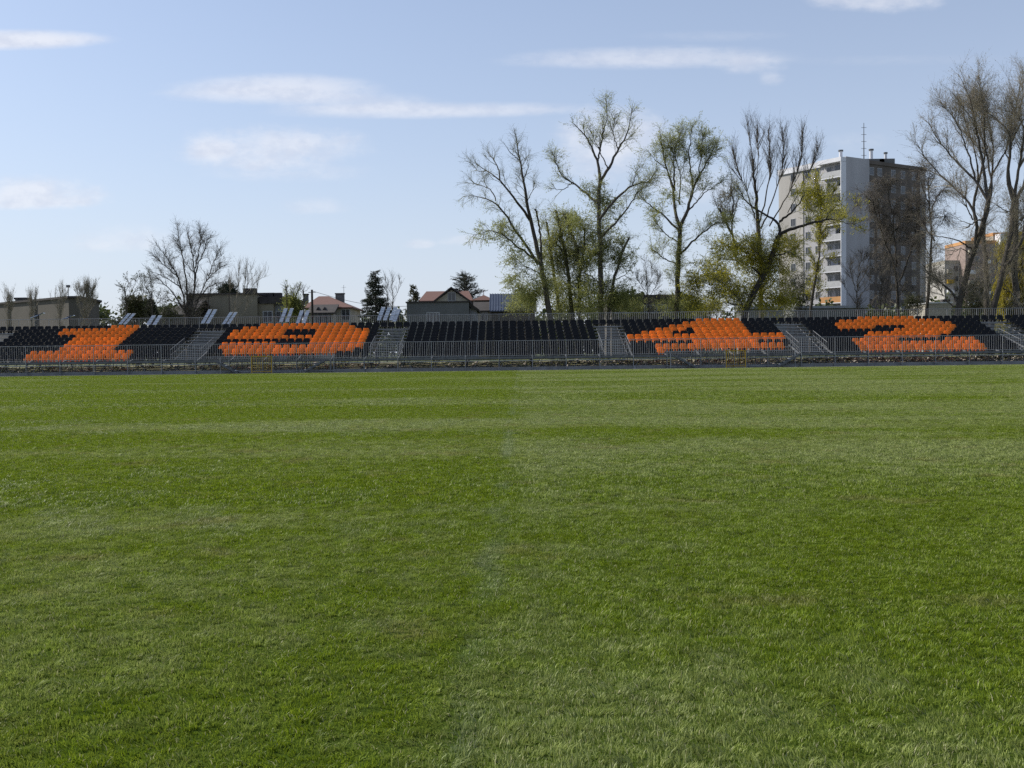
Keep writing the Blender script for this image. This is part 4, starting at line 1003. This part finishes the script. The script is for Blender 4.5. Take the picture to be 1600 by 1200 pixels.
def shrub(name, label, D, px, py, ax, ay, n, leaf, twig, seed, cat='shrub', group=None, lsize=(.09, .05), droop=0.0, spray=24, lv=6):
    """stems from the ground and clumps of leaves through an uneven volume"""
    q = np.random.default_rng(seed); c = np.array(W(px, py, D)); a, bz = ax / F * D, ay / F * D
    root = tag(empty(name, (c[0], D, GZ)), label, cat, group)
    g = unit(q.normal(0, 1, (n, 3))) * (q.random(n)[:, None] ** .42); St = c + g * np.array([a, a * .75, bz]); St[:, 2] = np.maximum(St[:, 2], GZ + .2)
    ncl = max(8, n // spray); cc = St[:ncl].copy(); k = q.integers(0, ncl, n); St = cc[k] + (St - cc[k]) * .16 + q.normal(0, .15, (n, 3))
    tr = Tubes(); m_ = min(ncl, 40); gs_ = np.stack([c[0] + q.normal(0, a * .25, m_), D + q.normal(0, a * .2, m_), np.full(m_, GZ - .05)], 1)
    mid = gs_ * .5 + cc[:m_] * .5 + q.normal(0, .12, (m_, 3)); mid[:, :2] = gs_[:, :2] * .6 + cc[:m_, :2] * .4
    tr.add(np.stack([gs_, mid, cc[:m_]], 1), .035, .01, 4); tr.build('stems', [M['bark']], root)
    cr = Tubes(); P = grow(St, unit(q.normal(0, 1, (n, 3)) + np.array([0, 0, .5 - droop])), .55 * q.uniform(.5, 1.4, n), 4, .15, (0, 0, .06 - droop), q); cr.add(P, .006, .003, 3, 0)
    C, T, _, _ = pick(P, n * lv, q, 0, 1); cr.leaves(C, lsize[0], lsize[1], q, 1, droop * 2, T)
    cr.build('crown', [M[twig], M[leaf]], root)
    return root

# --- the row of old willows behind the stand, traced limb by limb
tree('willow_tree', 'leaning old willow with long bare limbs reaching left, leftmost of the tall willows', 'tree', 95, [
    ([(861, 496), (850, 440), (844, 404)], .36, .27), ([(844, 404), (832, 356), (823, 320), (818, 284), (811, 254), (803, 203)], .25, .03),
    ([(829, 344), (805, 317), (781, 287), (760, 269), (739, 251)], .15, .02), ([(781, 287), (779, 266), (760, 236)], .08, .02), ([(760, 269), (748, 268), (732, 250)], .05, .015),
    ([(842, 413), (820, 380), (799, 353), (775, 320), (745, 308), (724, 305)], .17, .02), ([(775, 320), (768, 300), (740, 286), (727, 282)], .06, .015),
    ([(836, 404), (814, 389), (796, 377), (775, 362), (739, 368)], .12, .02), ([(847, 404), (844, 350), (836, 326)], .13, .09), ([(811, 254), (795, 240), (787, 226)], .06, .015), ([(818, 284), (826, 262), (820, 240)], .05, .015),
    ([(823, 320), (833, 298), (836, 285)], .05, .015), ([(848, 430), (820, 415), (800, 420)], .07, .02)], 11,
    b1=(105, 1.9, .7), b2=(700, 1.0, .55), b3=(4200, .55, .6), leaves=3600, zmax_leaf=330, blobs=[(775, 360, 45, 28, 286), (800, 395, 40, 30, 377), (815, 455, 35, 38, 899), (845, 440, 22, 40, 435)], droop=.13, twig='twig_willow', bark='bark')
tree('willow_tree', 'thick clump of pollarded willow stems with broken tops and pale green shoots', 'tree', 98, [
    ([(876, 496), (866, 430), (858, 380), (854, 347)], .26, .12), ([(893, 496), (888, 420), (876, 370), (868, 330)], .28, .14), ([(905, 496), (904, 400), (890, 365), (878, 335)], .24, .12), ([(905, 430), (912, 390), (910, 360)], .16, .08), ([(886, 410), (872, 385), (862, 372)], .12, .05)], 12,
    b1=(110, 2.0, .6), b2=(700, 1.1, .5), b3=(3600, .6, .6), leaves=4000, blobs=[(888, 345, 34, 25, 462), (870, 390, 34, 38, 899), (900, 400, 34, 40, 899), (880, 455, 45, 38, 1160), (915, 455, 28, 38, 609)], droop=.16, twig='twig_willow', bark='bark_green', lim_t0=.4)
tree('willow_tree', 'tallest willow with a forked crown in front of the white cloud', 'tree', 95, [
    ([(939, 496), (938, 440), (935, 368), (932, 320), (937, 284)], .36, .2), ([(937, 284), (934, 254), (922, 224), (907, 204), (892, 191)], .18, .02), ([(937, 230), (946, 191), (943, 165)], .08, .015), ([(934, 254), (937, 232), (941, 205)], .1, .05),
    ([(937, 284), (949, 269), (964, 236), (979, 215), (985, 176)], .17, .02), ([(932, 320), (916, 302), (898, 281), (880, 275), (862, 239)], .15, .02), ([(898, 281), (880, 293), (862, 293)], .06, .015),
    ([(935, 345), (951, 323), (958, 317), (985, 293), (1015, 284), (1030, 260)], .16, .02), ([(935, 375), (955, 356), (976, 332), (994, 302), (1012, 290)], .13, .02), ([(936, 400), (919, 392), (905, 384), (892, 383)], .13, .05),
    ([(950, 494), (953, 465), (961, 428), (970, 395), (982, 372)], .24, .12), ([(938, 445), (926, 432), (910, 425)], .08, .03), ([(949, 269), (938, 240), (925, 215), (918, 196)], .07, .015), ([(964, 236), (955, 215), (957, 190)], .06, .015), ([(985, 293), (992, 270), (1000, 255)], .06, .015), ([(958, 440), (975, 430), (990, 440)], .06, .02)], 13,
    b1=(170, 1.9, .6), b2=(1100, 1.0, .55), b3=(7000, .55, .6), leaves=3600, blobs=[(900, 345, 28, 25, 286), (925, 300, 26, 28, 264), (950, 330, 32, 34, 462), (940, 390, 40, 40, 942), (975, 400, 26, 36, 464), (930, 460, 45, 34, 942), (975, 465, 30, 30, 609)], droop=.10, twig='twig_willow', bark='bark')
tree('willow_tree', 'slender willow with a rounded feathery pale green top', 'tree', 96, [
    ([(1058, 496), (1060, 398), (1061, 356)], .32, .24), ([(1061, 356), (1054, 332), (1057, 296), (1045, 260), (1035, 230), (1030, 200)], .19, .02), ([(1057, 296), (1054, 239), (1063, 206)], .11, .02), ([(1061, 356), (1072, 332), (1081, 296), (1099, 260), (1120, 221)], .2, .02),
    ([(1081, 296), (1075, 239), (1078, 200)], .1, .02), ([(1060, 362), (1036, 332), (1015, 317), (1000, 303)], .13, .03), ([(1000, 303), (1008, 285), (1020, 268)], .05, .015), ([(1060, 400), (1078, 380), (1105, 356), (1141, 346)], .13, .02), ([(1058, 412), (1039, 404), (1018, 390)], .08, .02),
    ([(1060, 380), (1042, 368), (1024, 344)], .08, .02), ([(1072, 332), (1099, 302), (1120, 290)], .09, .02), ([(1045, 260), (1028, 250), (1015, 240)], .06, .015), ([(1090, 280), (1092, 250), (1095, 215)], .07, .015), ([(1062, 320), (1066, 270), (1048, 222)], .08, .015), ([(1099, 260), (1112, 248), (1128, 245)], .05, .012)], 14,
    b1=(180, 1.7, .55), b2=(1200, .95, .55), b3=(8500, .55, .6), leaves=9500, blobs=[(1040, 320, 28, 30, 176), (1060, 475, 40, 26, 609)], droop=.09, twig='twig_willow', bark='bark')
tree('willow_tree', 'dark crooked willow leaning right over a dense yellow green crown', 'tree', 93, [
    ([(1161, 492), (1183, 450), (1203, 420), (1210, 383), (1217, 367)], .38, .26), ([(1217, 367), (1217, 347), (1200, 333), (1180, 320), (1167, 310), (1150, 290)], .15, .02), ([(1215, 367), (1232, 360), (1247, 357), (1280, 347), (1317, 343)], .18, .02), ([(1217, 347), (1233, 333), (1247, 315), (1253, 300)], .13, .03),
    ([(1166, 483), (1150, 462), (1133, 447), (1107, 433)], .11, .02), ([(1160, 478), (1138, 474), (1113, 473)], .09, .02), ([(1203, 420), (1190, 400), (1170, 385)], .1, .03), ([(1195, 435), (1180, 420), (1150, 410), (1120, 405)], .1, .02), ([(1208, 400), (1230, 395), (1250, 405)], .09, .02), ([(1280, 347), (1290, 330), (1310, 320)], .05, .015)], 15,
    b1=(140, 1.8, .7), b2=(900, 1.0, .6), b3=(4500, .55, .7), leaves=7000, leaf='leaf_yellow', zmax_leaf=320, blob_back=1.9, blobs=[(1150, 385, 46, 26, 861), (1190, 400, 46, 36, 1148), (1120, 430, 45, 36, 957), (1160, 455, 50, 34, 1052), (1215, 440, 40, 42, 861), (1235, 390, 26, 32, 401), (1090, 455, 28, 32, 459), (1225, 470, 34, 28, 574)], droop=.08, twig='twig_willow', bark='bark_dark', lsize=(.105, .048))
tree('pollard_tree', 'pollarded tree with a fan of straight bare shoots above the yellow green crown', 'tree', 99, [
    ([(1190, 496), (1190, 400), (1188, 347)], .3, .24), ([(1188, 347), (1178, 310), (1171, 270), (1172, 252)], .2, .12), ([(1190, 350), (1198, 310), (1204, 270), (1206, 200)], .09, .015), ([(1195, 355), (1212, 310), (1224, 262), (1226, 196)], .085, .015), ([(1210, 350), (1232, 310), (1246, 262), (1250, 205)], .08, .015), ([(1180, 340), (1160, 305), (1146, 275), (1140, 240)], .08, .015), ([(1172, 256), (1170, 230), (1168, 198)], .05, .012), ([(1176, 290), (1184, 240), (1186, 200)], .05, .012), ([(1140, 368), (1127, 345), (1117, 329)], .14, .12), ([(1150, 400), (1140, 368), (1138, 330), (1134, 300)], .14, .03), ([(1236, 330), (1256, 285), (1266, 240)], .05, .012)], 16,
    b1=(260, 3.2, .32), b2=(1100, 1.3, .45), b3=(4200, .6, .55), up=.14, r3=.0048, tw=(.009, .0035), leaves=200, leaf='bud', twig='twig', bark='bark', lsize=(.09, .045), lim_t0=.35, blobs=[(1135, 330, 22, 36, 286), (1150, 290, 12, 14, 66)])
tree('slim_tree', 'slim crooked tree with thin yellow green leaves before the balconies of the tower', 'tree', 97, [
    ([(1267, 496), (1268, 460), (1270, 433), (1280, 400), (1288, 367), (1287, 333), (1280, 305)], .2, .03), ([(1288, 367), (1300, 347), (1320, 342), (1335, 346), (1347, 357)], .09, .015), ([(1287, 333), (1296, 312), (1310, 295)], .06, .015), ([(1284, 320), (1270, 300), (1262, 285)], .05, .015), ([(1320, 342), (1335, 328), (1345, 318)], .04, .012), ([(1276, 412), (1290, 402), (1302, 404)], .05, .015), ([(1287, 340), (1275, 330), (1262, 332)], .05, .015)], 17,
    b1=(80, 1.4, .7), b2=(520, .85, .6), b3=(2600, .5, .6), leaves=2600, leaf='leaf_yellow', zmax_leaf=None, blobs=[(1285, 310, 38, 28, 330), (1262, 310, 28, 28, 220)], twig='twig', bark='bark', lsize=(.13, .06))
tree('bare_tree', 'dark bare tree with a dense mesh of hanging twigs against the tower', 'tree', 102, [
    ([(1404, 496), (1402, 417), (1392, 380), (1387, 367), (1380, 340), (1363, 317), (1358, 300)], .22, .03), ([(1402, 417), (1404, 370), (1398, 333), (1402, 310)], .12, .02), ([(1392, 380), (1410, 350), (1420, 320)], .1, .02), ([(1380, 340), (1372, 310), (1376, 285)], .08, .02), ([(1404, 440), (1420, 400), (1432, 350), (1430, 310)], .12, .02), ([(1363, 317), (1345, 305), (1335, 308)], .06, .015), ([(1398, 333), (1388, 305), (1392, 280)], .07, .015)], 18,
    b1=(190, 1.9, .8), b2=(1300, 1.1, .7), b3=(8500, .65, .7), up=.0, droop=.16, leaves=700, leaf='leaf_dark', lsize=(.09, .05), twig='twig', bark='bark', r3=.008)
tree('bare_tree', 'dark bare tree growing close to the right edge of the tower', 'tree', 100, [
    ([(1447, 496), (1447, 433), (1446, 360), (1447, 313), (1443, 280)], .24, .03), ([(1447, 380), (1430, 340), (1424, 300)], .1, .02), ([(1446, 340), (1458, 315), (1470, 300), (1480, 296)], .08, .015), ([(1447, 320), (1433, 290), (1428, 262)], .07, .015), ([(1447, 345), (1465, 340), (1482, 338)], .06, .012), ([(1447, 410), (1432, 385), (1425, 370)], .08, .02), ([(1446, 300), (1455, 275), (1452, 255)], .05, .015)], 19,
    b1=(130, 1.7, .8), b2=(900, 1.0, .7), b3=(5500, .6, .7), up=.02, droop=.1, leaves=250, leaf='leaf_dark', lsize=(.09, .05), twig='twig', bark='bark', r3=.008)
tree('bare_sapling', 'small bare sapling with upswept twigs before the blank gable of the tower', 'tree', 94, [
    ([(1338, 496), (1339, 450), (1340, 400)], .09, .02), ([(1339, 460), (1326, 430), (1322, 405)], .045, .012), ([(1339, 450), (1353, 425), (1358, 405)], .045, .012), ([(1339, 470), (1360, 445), (1366, 430)], .045, .012), ([(1338, 475), (1322, 455), (1314, 440)], .04, .012), ([(1340, 430), (1347, 410), (1347, 398)], .03, .01)], 20, group='small bare saplings',
    b1=(70, 1.2, .6), b2=(420, .75, .6), b3=(1500, .4, .6), twig='twig', bark='bark')
tree('bare_sapling', 'pair of thin dark stems standing before the windows of the tower', 'tree', 96, [
    ([(1375, 496), (1376, 440), (1374, 400)], .08, .02), ([(1379, 496), (1384, 450), (1390, 410)], .07, .02), ([(1376, 460), (1364, 440), (1358, 430)], .04, .01), ([(1376, 440), (1366, 420), (1360, 412)], .03, .01)], 21, group='small bare saplings', b1=(60, 1.2, .6), b2=(340, .75, .6), b3=(1300, .4, .6), twig='twig', bark='bark')
# --- the tall group on the right
BR = dict(twig='twig_tan', bark='bark', leaf='bud', lsize=(.11, .05))
tree('tall_tree', 'tall many limbed tree leaning right, leftmost trunk of the tall right group', 'tree', 92, [
    ([(1496, 496), (1510, 417), (1523, 350), (1527, 320)], .34, .24), ([(1515, 385), (1510, 340), (1497, 313), (1467, 260), (1445, 235), (1433, 222)], .15, .02), ([(1527, 320), (1513, 283), (1490, 250), (1462, 212), (1448, 190)], .15, .02), ([(1527, 320), (1530, 267), (1520, 217), (1500, 170), (1490, 122)], .17, .02), ([(1513, 283), (1508, 240), (1485, 195), (1468, 165)], .1, .02), ([(1525, 335), (1543, 290), (1540, 240), (1520, 180), (1510, 130)], .13, .02),
    ([(1500, 470), (1478, 445), (1460, 430), (1446, 412)], .13, .05), ([(1516, 392), (1485, 375), (1462, 370), (1448, 358)], .09, .02), ([(1490, 480), (1475, 460), (1468, 440)], .07, .02), ([(1512, 400), (1495, 388), (1484, 398)], .06, .02), ([(1520, 217), (1505, 195), (1480, 150)], .06, .015), ([(1523, 345), (1505, 352), (1496, 360)], .09, .07)], 31,
    b1=(170, 3.0, .5), b2=(1100, 1.5, .55), b3=(8000, .8, .6), up=.04, leaves=1300, r3=.0048, tw=(.009, .0035), **BR)
tree('tall_tree', 'tall dark forked tree in the middle of the right group', 'tree', 94, [
    ([(1543, 496), (1543, 417), (1543, 377)], .3, .24), ([(1543, 377), (1530, 333), (1537, 287), (1543, 233), (1530, 190), (1517, 160)], .18, .02), ([(1543, 377), (1553, 327), (1560, 267), (1552, 215), (1548, 175)], .19, .02), ([(1537, 287), (1522, 250), (1506, 205), (1492, 165)], .1, .02), ([(1560, 267), (1572, 230), (1576, 190)], .09, .02), ([(1543, 233), (1538, 195), (1545, 150)], .07, .015), ([(1532, 340), (1515, 320), (1505, 300)], .08, .02)], 32,
    b1=(140, 2.9, .5), b2=(900, 1.5, .55), b3=(6500, .8, .6), up=.04, r3=.0048, tw=(.009, .0035), leaves=1000, **BR)
tree('tall_tree', 'tall tree with two thick stems crossing low down in the right group', 'tree', 90, [
    ([(1549, 496), (1560, 423), (1570, 350), (1577, 317)], .32, .2), ([(1577, 317), (1567, 283), (1563, 217), (1545, 180), (1528, 148)], .17, .02), ([(1577, 317), (1583, 267), (1580, 210), (1566, 160)], .16, .02), ([(1560, 423), (1580, 380), (1590, 340), (1598, 300)], .17, .05), ([(1563, 217), (1575, 180), (1590, 140)], .08, .015), ([(1583, 267), (1596, 230), (1604, 190)], .08, .015), ([(1565, 450), (1585, 462), (1602, 478)], .06, .02)], 33,
    b1=(140, 2.9, .5), b2=(900, 1.5, .55), b3=(6500, .8, .6), up=.04, r3=.0048, tw=(.009, .0035), leaves=1000, **BR)
tree('tall_tree', 'tall tree cut by the picture edge, rightmost trunk of the right group', 'tree', 93, [
    ([(1592, 496), (1593, 410), (1593, 367), (1588, 313)], .36, .24), ([(1588, 313), (1583, 270), (1590, 220), (1586, 160), (1596, 110)], .17, .02), ([(1588, 313), (1602, 280), (1612, 220), (1618, 150)], .18, .02), ([(1593, 345), (1615, 310), (1635, 260)], .14, .02), ([(1590, 220), (1600, 180), (1612, 130)], .08, .015), ([(1592, 350), (1578, 330), (1560, 320)], .09, .03)], 34,
    b1=(140, 2.9, .5), b2=(900, 1.5, .55), b3=(6500, .8, .6), up=.04, r3=.0048, tw=(.009, .0035), leaves=1000, **BR)
tree('weeping_willow', 'golden green weeping willow behind the right trunks', 'tree', 106, [
    ([(1586, 496), (1588, 430), (1590, 390)], .3, .2), ([(1590, 390), (1575, 375), (1562, 380)], .12, .03), ([(1590, 390), (1606, 370), (1625, 378)], .12, .03), ([(1590, 392), (1590, 370), (1595, 358)], .1, .03)], 35,
    b1=(90, 1.6, .8), b2=(600, 1.4, .7), b3=(2500, .8, .6), droop=.5, leaves=5000, leaf='leaf_gold', blobs=[(1585, 400, 26, 30, 1305), (1605, 410, 40, 40, 1740), (1580, 450, 28, 45, 2175), (1612, 460, 40, 45, 1885), (1625, 395, 25, 35, 725)], twig='twig_willow', bark='bark_green', lsize=(.16, .05))

# --- the left side
tree('bare_tree', 'large bare tree with many upright stems and a rounded twiggy crown', 'tree', 92, [
    ([(296, 502), (297, 480), (297, 462)], .24, .12), ([(293, 500), (287, 462), (281, 434), (272, 406), (259, 387)], .15, .02), ([(295, 500), (292, 452), (289, 406), (287, 377), (285, 351)], .16, .02), ([(298, 500), (302, 452), (303, 419), (300, 387), (296, 359)], .16, .02), ([(302, 460), (306, 411), (319, 387), (326, 368)], .1, .02), ([(303, 492), (311, 456), (322, 430), (334, 419), (354, 413)], .12, .02), ([(304, 472), (322, 447), (349, 441)], .08, .02), ([(291, 488), (274, 460), (259, 441), (245, 434)], .1, .02), ([(285, 452), (268, 437), (251, 428)], .07, .02), ([(303, 419), (311, 387), (315, 359)], .08, .02), ([(281, 434), (268, 420), (254, 405)], .06, .015), ([(290, 480), (272, 470), (256, 468)], .06, .02), ([(308, 465), (330, 462), (345, 458)], .06, .015), ([(322, 430), (335, 400), (342, 390)], .06, .015)], 41,
    b1=(210, 1.4, .65), b2=(1500, .85, .65), b3=(8000, .45, .65), up=.04, r3=.004, leaves=500, leaf='leaf_dark', lsize=(.09, .045), twig='twig', bark='bark')
tree('thin_tree', 'sparse pale tree of thin upright twigs before the beige block', 'tree', 94, [
    ([(365, 504), (374, 478), (382, 455), (388, 419)], .06, .012), ([(366, 504), (370, 465), (373, 440), (376, 416)], .05, .012), ([(370, 500), (385, 485), (398, 470), (408, 432)], .055, .012), ([(374, 478), (388, 460), (402, 440), (420, 431)], .04, .01), ([(365, 490), (358, 460), (360, 436)], .035, .01), ([(382, 455), (395, 435), (396, 418)], .03, .01)], 42,
    b1=(75, 1.2, .35), b2=(330, .9, .4), b3=(700, .5, .5), up=.2, twig='twig_tan', bark='twig_tan', r3=.005)
for i, (px, pyt, wd, lab, sd) in enumerate([(18, 452, 15, 'narrow bare columnar tree at the left edge of the brown hall', 1), (52, 456, 16, 'short bare columnar tree beside the rooftop chimney of the brown hall', 2), (96, 447, 19, 'tall bare columnar tree left of the slim lamp post', 3), (136, 444, 40, 'broad tan upright tree at the right end of the brown hall', 4)]):
    h_ = 503 - pyt; lim = [([(px, 503), (px, 503 - h_ * .5), (px, pyt)], .08, .01)]
    q_ = np.random.default_rng(400 + i)
    for k in range(10 if wd < 30 else 18):
        y_ = 503 - h_ * q_.uniform(.08, .55); sx = q_.uniform(-1, 1) * wd * .5; lim.append(([(px, y_), (px + sx * .7, y_ - h_ * .18), (px + sx, max(pyt + abs(sx) * .5, y_ - h_ * q_.uniform(.35, .55)))], .022, .006))
    tree('columnar_tree', lab, 'tree', 104, lim, 50 + i, 'columnar trees before the brown hall', b1=(70 if wd < 30 else 140, 1.2, .3), b2=(380 if wd < 30 else 900, .7, .35), b3=(1500 if wd < 30 else 3800, .4, .5), up=.22, leaves=60 if wd < 30 else 350, leaf='bud', lsize=(.09, .045), twig='twig_tan', bark='twig_tan', depth=.35, lim_t0=.05, tw=(.007, .003), r3=.004)
shrub('thuja_bush', 'bushy brownish green thuja right of the brown hall', 91, 214, 484, 20, 24, 1300, 'needle_warm', 'twig', 61, 'conifer', lsize=(.20, .05), spray=30, lv=9)
conifer('thuja_bush', 'small dark evergreen between the thuja and the large bare tree', 92, 238, 472, 505, 26, 62, 'needle', 12, -.4, .5, 8, 90, power=.7)
tree('budding_sapling', 'thin sapling with scattered budding leaves above the brownish thuja', 'tree', 90, [
    ([(199, 504), (199, 470), (198, 450), (185, 446)], .05, .012), ([(199, 470), (208, 450), (214, 432)], .04, .01), ([(208, 460), (216, 445), (219, 432)], .03, .01), ([(199, 455), (202, 440), (196, 434)], .03, .01)], 63, group='budding saplings', b1=(40, .9, .7), b2=(160, .5, .7), b3=(420, .25, .7), leaves=130, leaf='leaf_dark', lsize=(.12, .06), twig='twig', bark='bark')
tree('budding_sapling', 'thin sapling with speckled buds beside the large bare tree', 'tree', 90, [
    ([(240, 504), (240, 465), (236, 445), (234, 436)], .05, .012), ([(240, 470), (246, 450), (242, 437)], .04, .01), ([(240, 480), (252, 468), (262, 466)], .035, .01), ([(240, 475), (230, 462), (226, 455)], .03, .01)], 64, group='budding saplings', b1=(60, 1.0, .7), b2=(260, .55, .7), b3=(700, .3, .7), leaves=240, leaf='leaf_dark', lsize=(.10, .055), twig='twig', bark='bark')
shrub('yew_bush', 'round dark evergreen top showing over the roof of the beige block', 129, 358, 457, 19, 13, 1000, 'needle', 'twig', 65, 'conifer', lsize=(.20, .06), spray=30, lv=9)
tree('budding_sapling', 'dark stemmed sapling with a bushy green base beside the grey wing', 'tree', 100, [
    ([(450, 502), (450, 475), (449, 458), (447, 447)], .07, .02), ([(452, 502), (458, 470), (460, 450)], .05, .012), ([(450, 480), (464, 462), (468, 448)], .04, .012)], 66, group='budding saplings', b1=(50, 1.0, .5), b2=(220, .6, .6), b3=(700, .3, .6), leaves=1400, leaf='leaf_mid', lsize=(.10, .05), twig='twig', bark='bark', zmax_leaf=462, blobs=[(457, 478, 14, 22, 435), (466, 485, 12, 20, 290)])
tree('bare_sapling', 'bare starry topped sapling just left of the dark wooden pole', 'tree', 99, [
    ([(475, 502), (475, 475), (475, 450)], .06, .025), ([(475, 458), (482, 452), (484, 449)], .03, .01), ([(475, 457), (467, 453), (465, 449)], .03, .01), ([(475, 455), (479, 447), (480, 444)], .03, .01), ([(475, 456), (470, 447), (472, 444)], .03, .01)], 67, group='small bare saplings', b1=(18, .5, .6), b2=(60, .3, .6), b3=(120, .2, .6), twig='twig', bark='bark', lim_t0=.6)
conifer('spruce_tree', 'tall dark pointed spruce between the brown roofed house and the grey shed', 94, 587, 425, 500, 54, 68, 'needle', 24, .30, 0.0, 8, 95, power=.85)
tree('bare_sapling', 'bare whip thin sapling growing right beside the spruce', 'tree', 96, [
    ([(614, 502), (614, 470), (614, 440), (614, 430)], .05, .012), ([(612, 502), (606, 470), (604, 434)], .035, .01), ([(614, 470), (622, 455), (625, 436)], .03, .01), ([(614, 465), (608, 450), (607, 442)], .025, .01)], 69, group='small bare saplings', b1=(40, 1.0, .4), b2=(160, .6, .5), b3=(420, .35, .5), up=.15, twig='twig', bark='bark')
conifer('spruce_tree', 'small ragged spruce at the left corner of the grey shed', 101, 646, 449, 500, 28, 70, 'needle_warm', 14, .05, .25, 7, 80, power=.7)
conifer('spruce_tree', 'dark spiky fir with upswept branches behind the gabled house', 131, 727, 431, 478, 62, 71, 'needle', 13, -.75, .22, 9, 120, power=.42)
tree('budding_sapling', 'lone sapling with fine twigs between the tallest and the slender willow', 'tree', 96, [
    ([(1013, 498), (1012, 455), (1010, 430), (1008, 408)], .07, .015), ([(1012, 470), (1024, 448), (1030, 432)], .04, .01), ([(1012, 462), (1000, 445), (992, 430)], .04, .01), ([(1012, 475), (1028, 468), (1038, 465)], .035, .01), ([(1011, 450), (1018, 432), (1020, 415)], .03, .01), ([(1012, 480), (996, 468), (986, 462)], .03, .01)], 72, group='budding saplings', b1=(70, 1.1, .7), b2=(420, .6, .7), b3=(1500, .35, .7), leaves=450, leaf='bud', lsize=(.08, .045), twig='twig', bark='bark')
# --- undergrowth between the trunks
SG = 'shrubs between the trunks'
shrub('green_shrub', 'pale green thicket at the foot of the leaning willow', 100, 815, 478, 30, 20, 1050, 'leaf_willow', 'twig_willow', 81, group=SG)
shrub('green_shrub', 'olive thicket under the pollarded willow stems', 103, 900, 482, 40, 16, 1200, 'leaf_mid', 'twig_willow', 82, group=SG)
shrub('green_shrub', 'green thicket before the low dark building', 101, 985, 480, 32, 15, 975, 'leaf_willow', 'twig_willow', 83, group=SG)
shrub('green_shrub', 'yellowish thicket between the slender and the crooked willow', 100, 1100, 478, 38, 18, 1275, 'leaf_yellow', 'twig_willow', 84, group=SG)
shrub('green_shrub', 'dark green thicket right of the crooked willow', 104, 1242, 455, 30, 40, 1650, 'leaf_dark', 'twig', 85, group=SG)
shrub('green_shrub', 'dim leafy thicket at the foot of the tower windows', 99, 1430, 478, 16, 20, 630, 'leaf_dark', 'twig', 86, group=SG)
shrub('green_shrub', 'dark leafy thicket between the two left trunks of the tall right group', 97, 1527, 468, 22, 36, 1500, 'leaf_dark', 'twig', 87, group=SG)
shrub('green_shrub', 'low dark thicket at the right picture edge', 98, 1585, 488, 22, 14, 630, 'leaf_dark', 'twig', 88, group=SG)
shrub('blossom_shrub', 'white flowering shrub at the foot of the garages', 101, 1233, 489, 9, 9, 200, 'blossom', 'twig', 89, lsize=(.08, .07), lv=8)
shrub('green_shrub', 'dark hedge clump before the low mossy roofed house', 97, 262, 490, 22, 12, 630, 'leaf_dark', 'twig', 90, group=SG)

# --- a far wood closes the view beyond the houses
def far_wood():
    q = np.random.default_rng(99); n = 110000
    c = Tubes(); ncl = 900; cx = q.uniform(-130, 130, ncl); cy = q.uniform(150, 185, ncl); hz = 6.6 + 1.3 * np.sin(cx * .09) + .8 * np.sin(cx * .31 + 1) + q.normal(0, .5, ncl)
    cz = GZ + hz * q.uniform(.12, 1, ncl); k = q.integers(0, ncl, n)
    C = np.stack([cx[k], cy[k], cz[k]], 1) + q.normal(0, .75, (n, 3)); C[:, 2] = np.maximum(C[:, 2], GZ + .1)
    c.leaves(C, .75, .5, q, 0); 
    m_ = 700; x_ = q.uniform(-130, 130, m_); y_ = q.uniform(150, 185, m_); P = grow(np.stack([x_, y_, np.full(m_, GZ)], 1), np.tile(np.array([0, 0, 1.]), (m_, 1)), q.uniform(3, 6.5, m_), 5, .1, (0, 0, .1), q); c.add(P, .07, .02, 4, 1)
    v = np.concatenate(c.v); tag(mesh_obj('far_wood', v, np.concatenate(c.f).astype(np.int32), [M['leaf_dark'], M['bark']], np.concatenate(c.m)), 'low dark belt of trees and scrub beyond the houses', 'wood', kind='stuff')
far_wood()
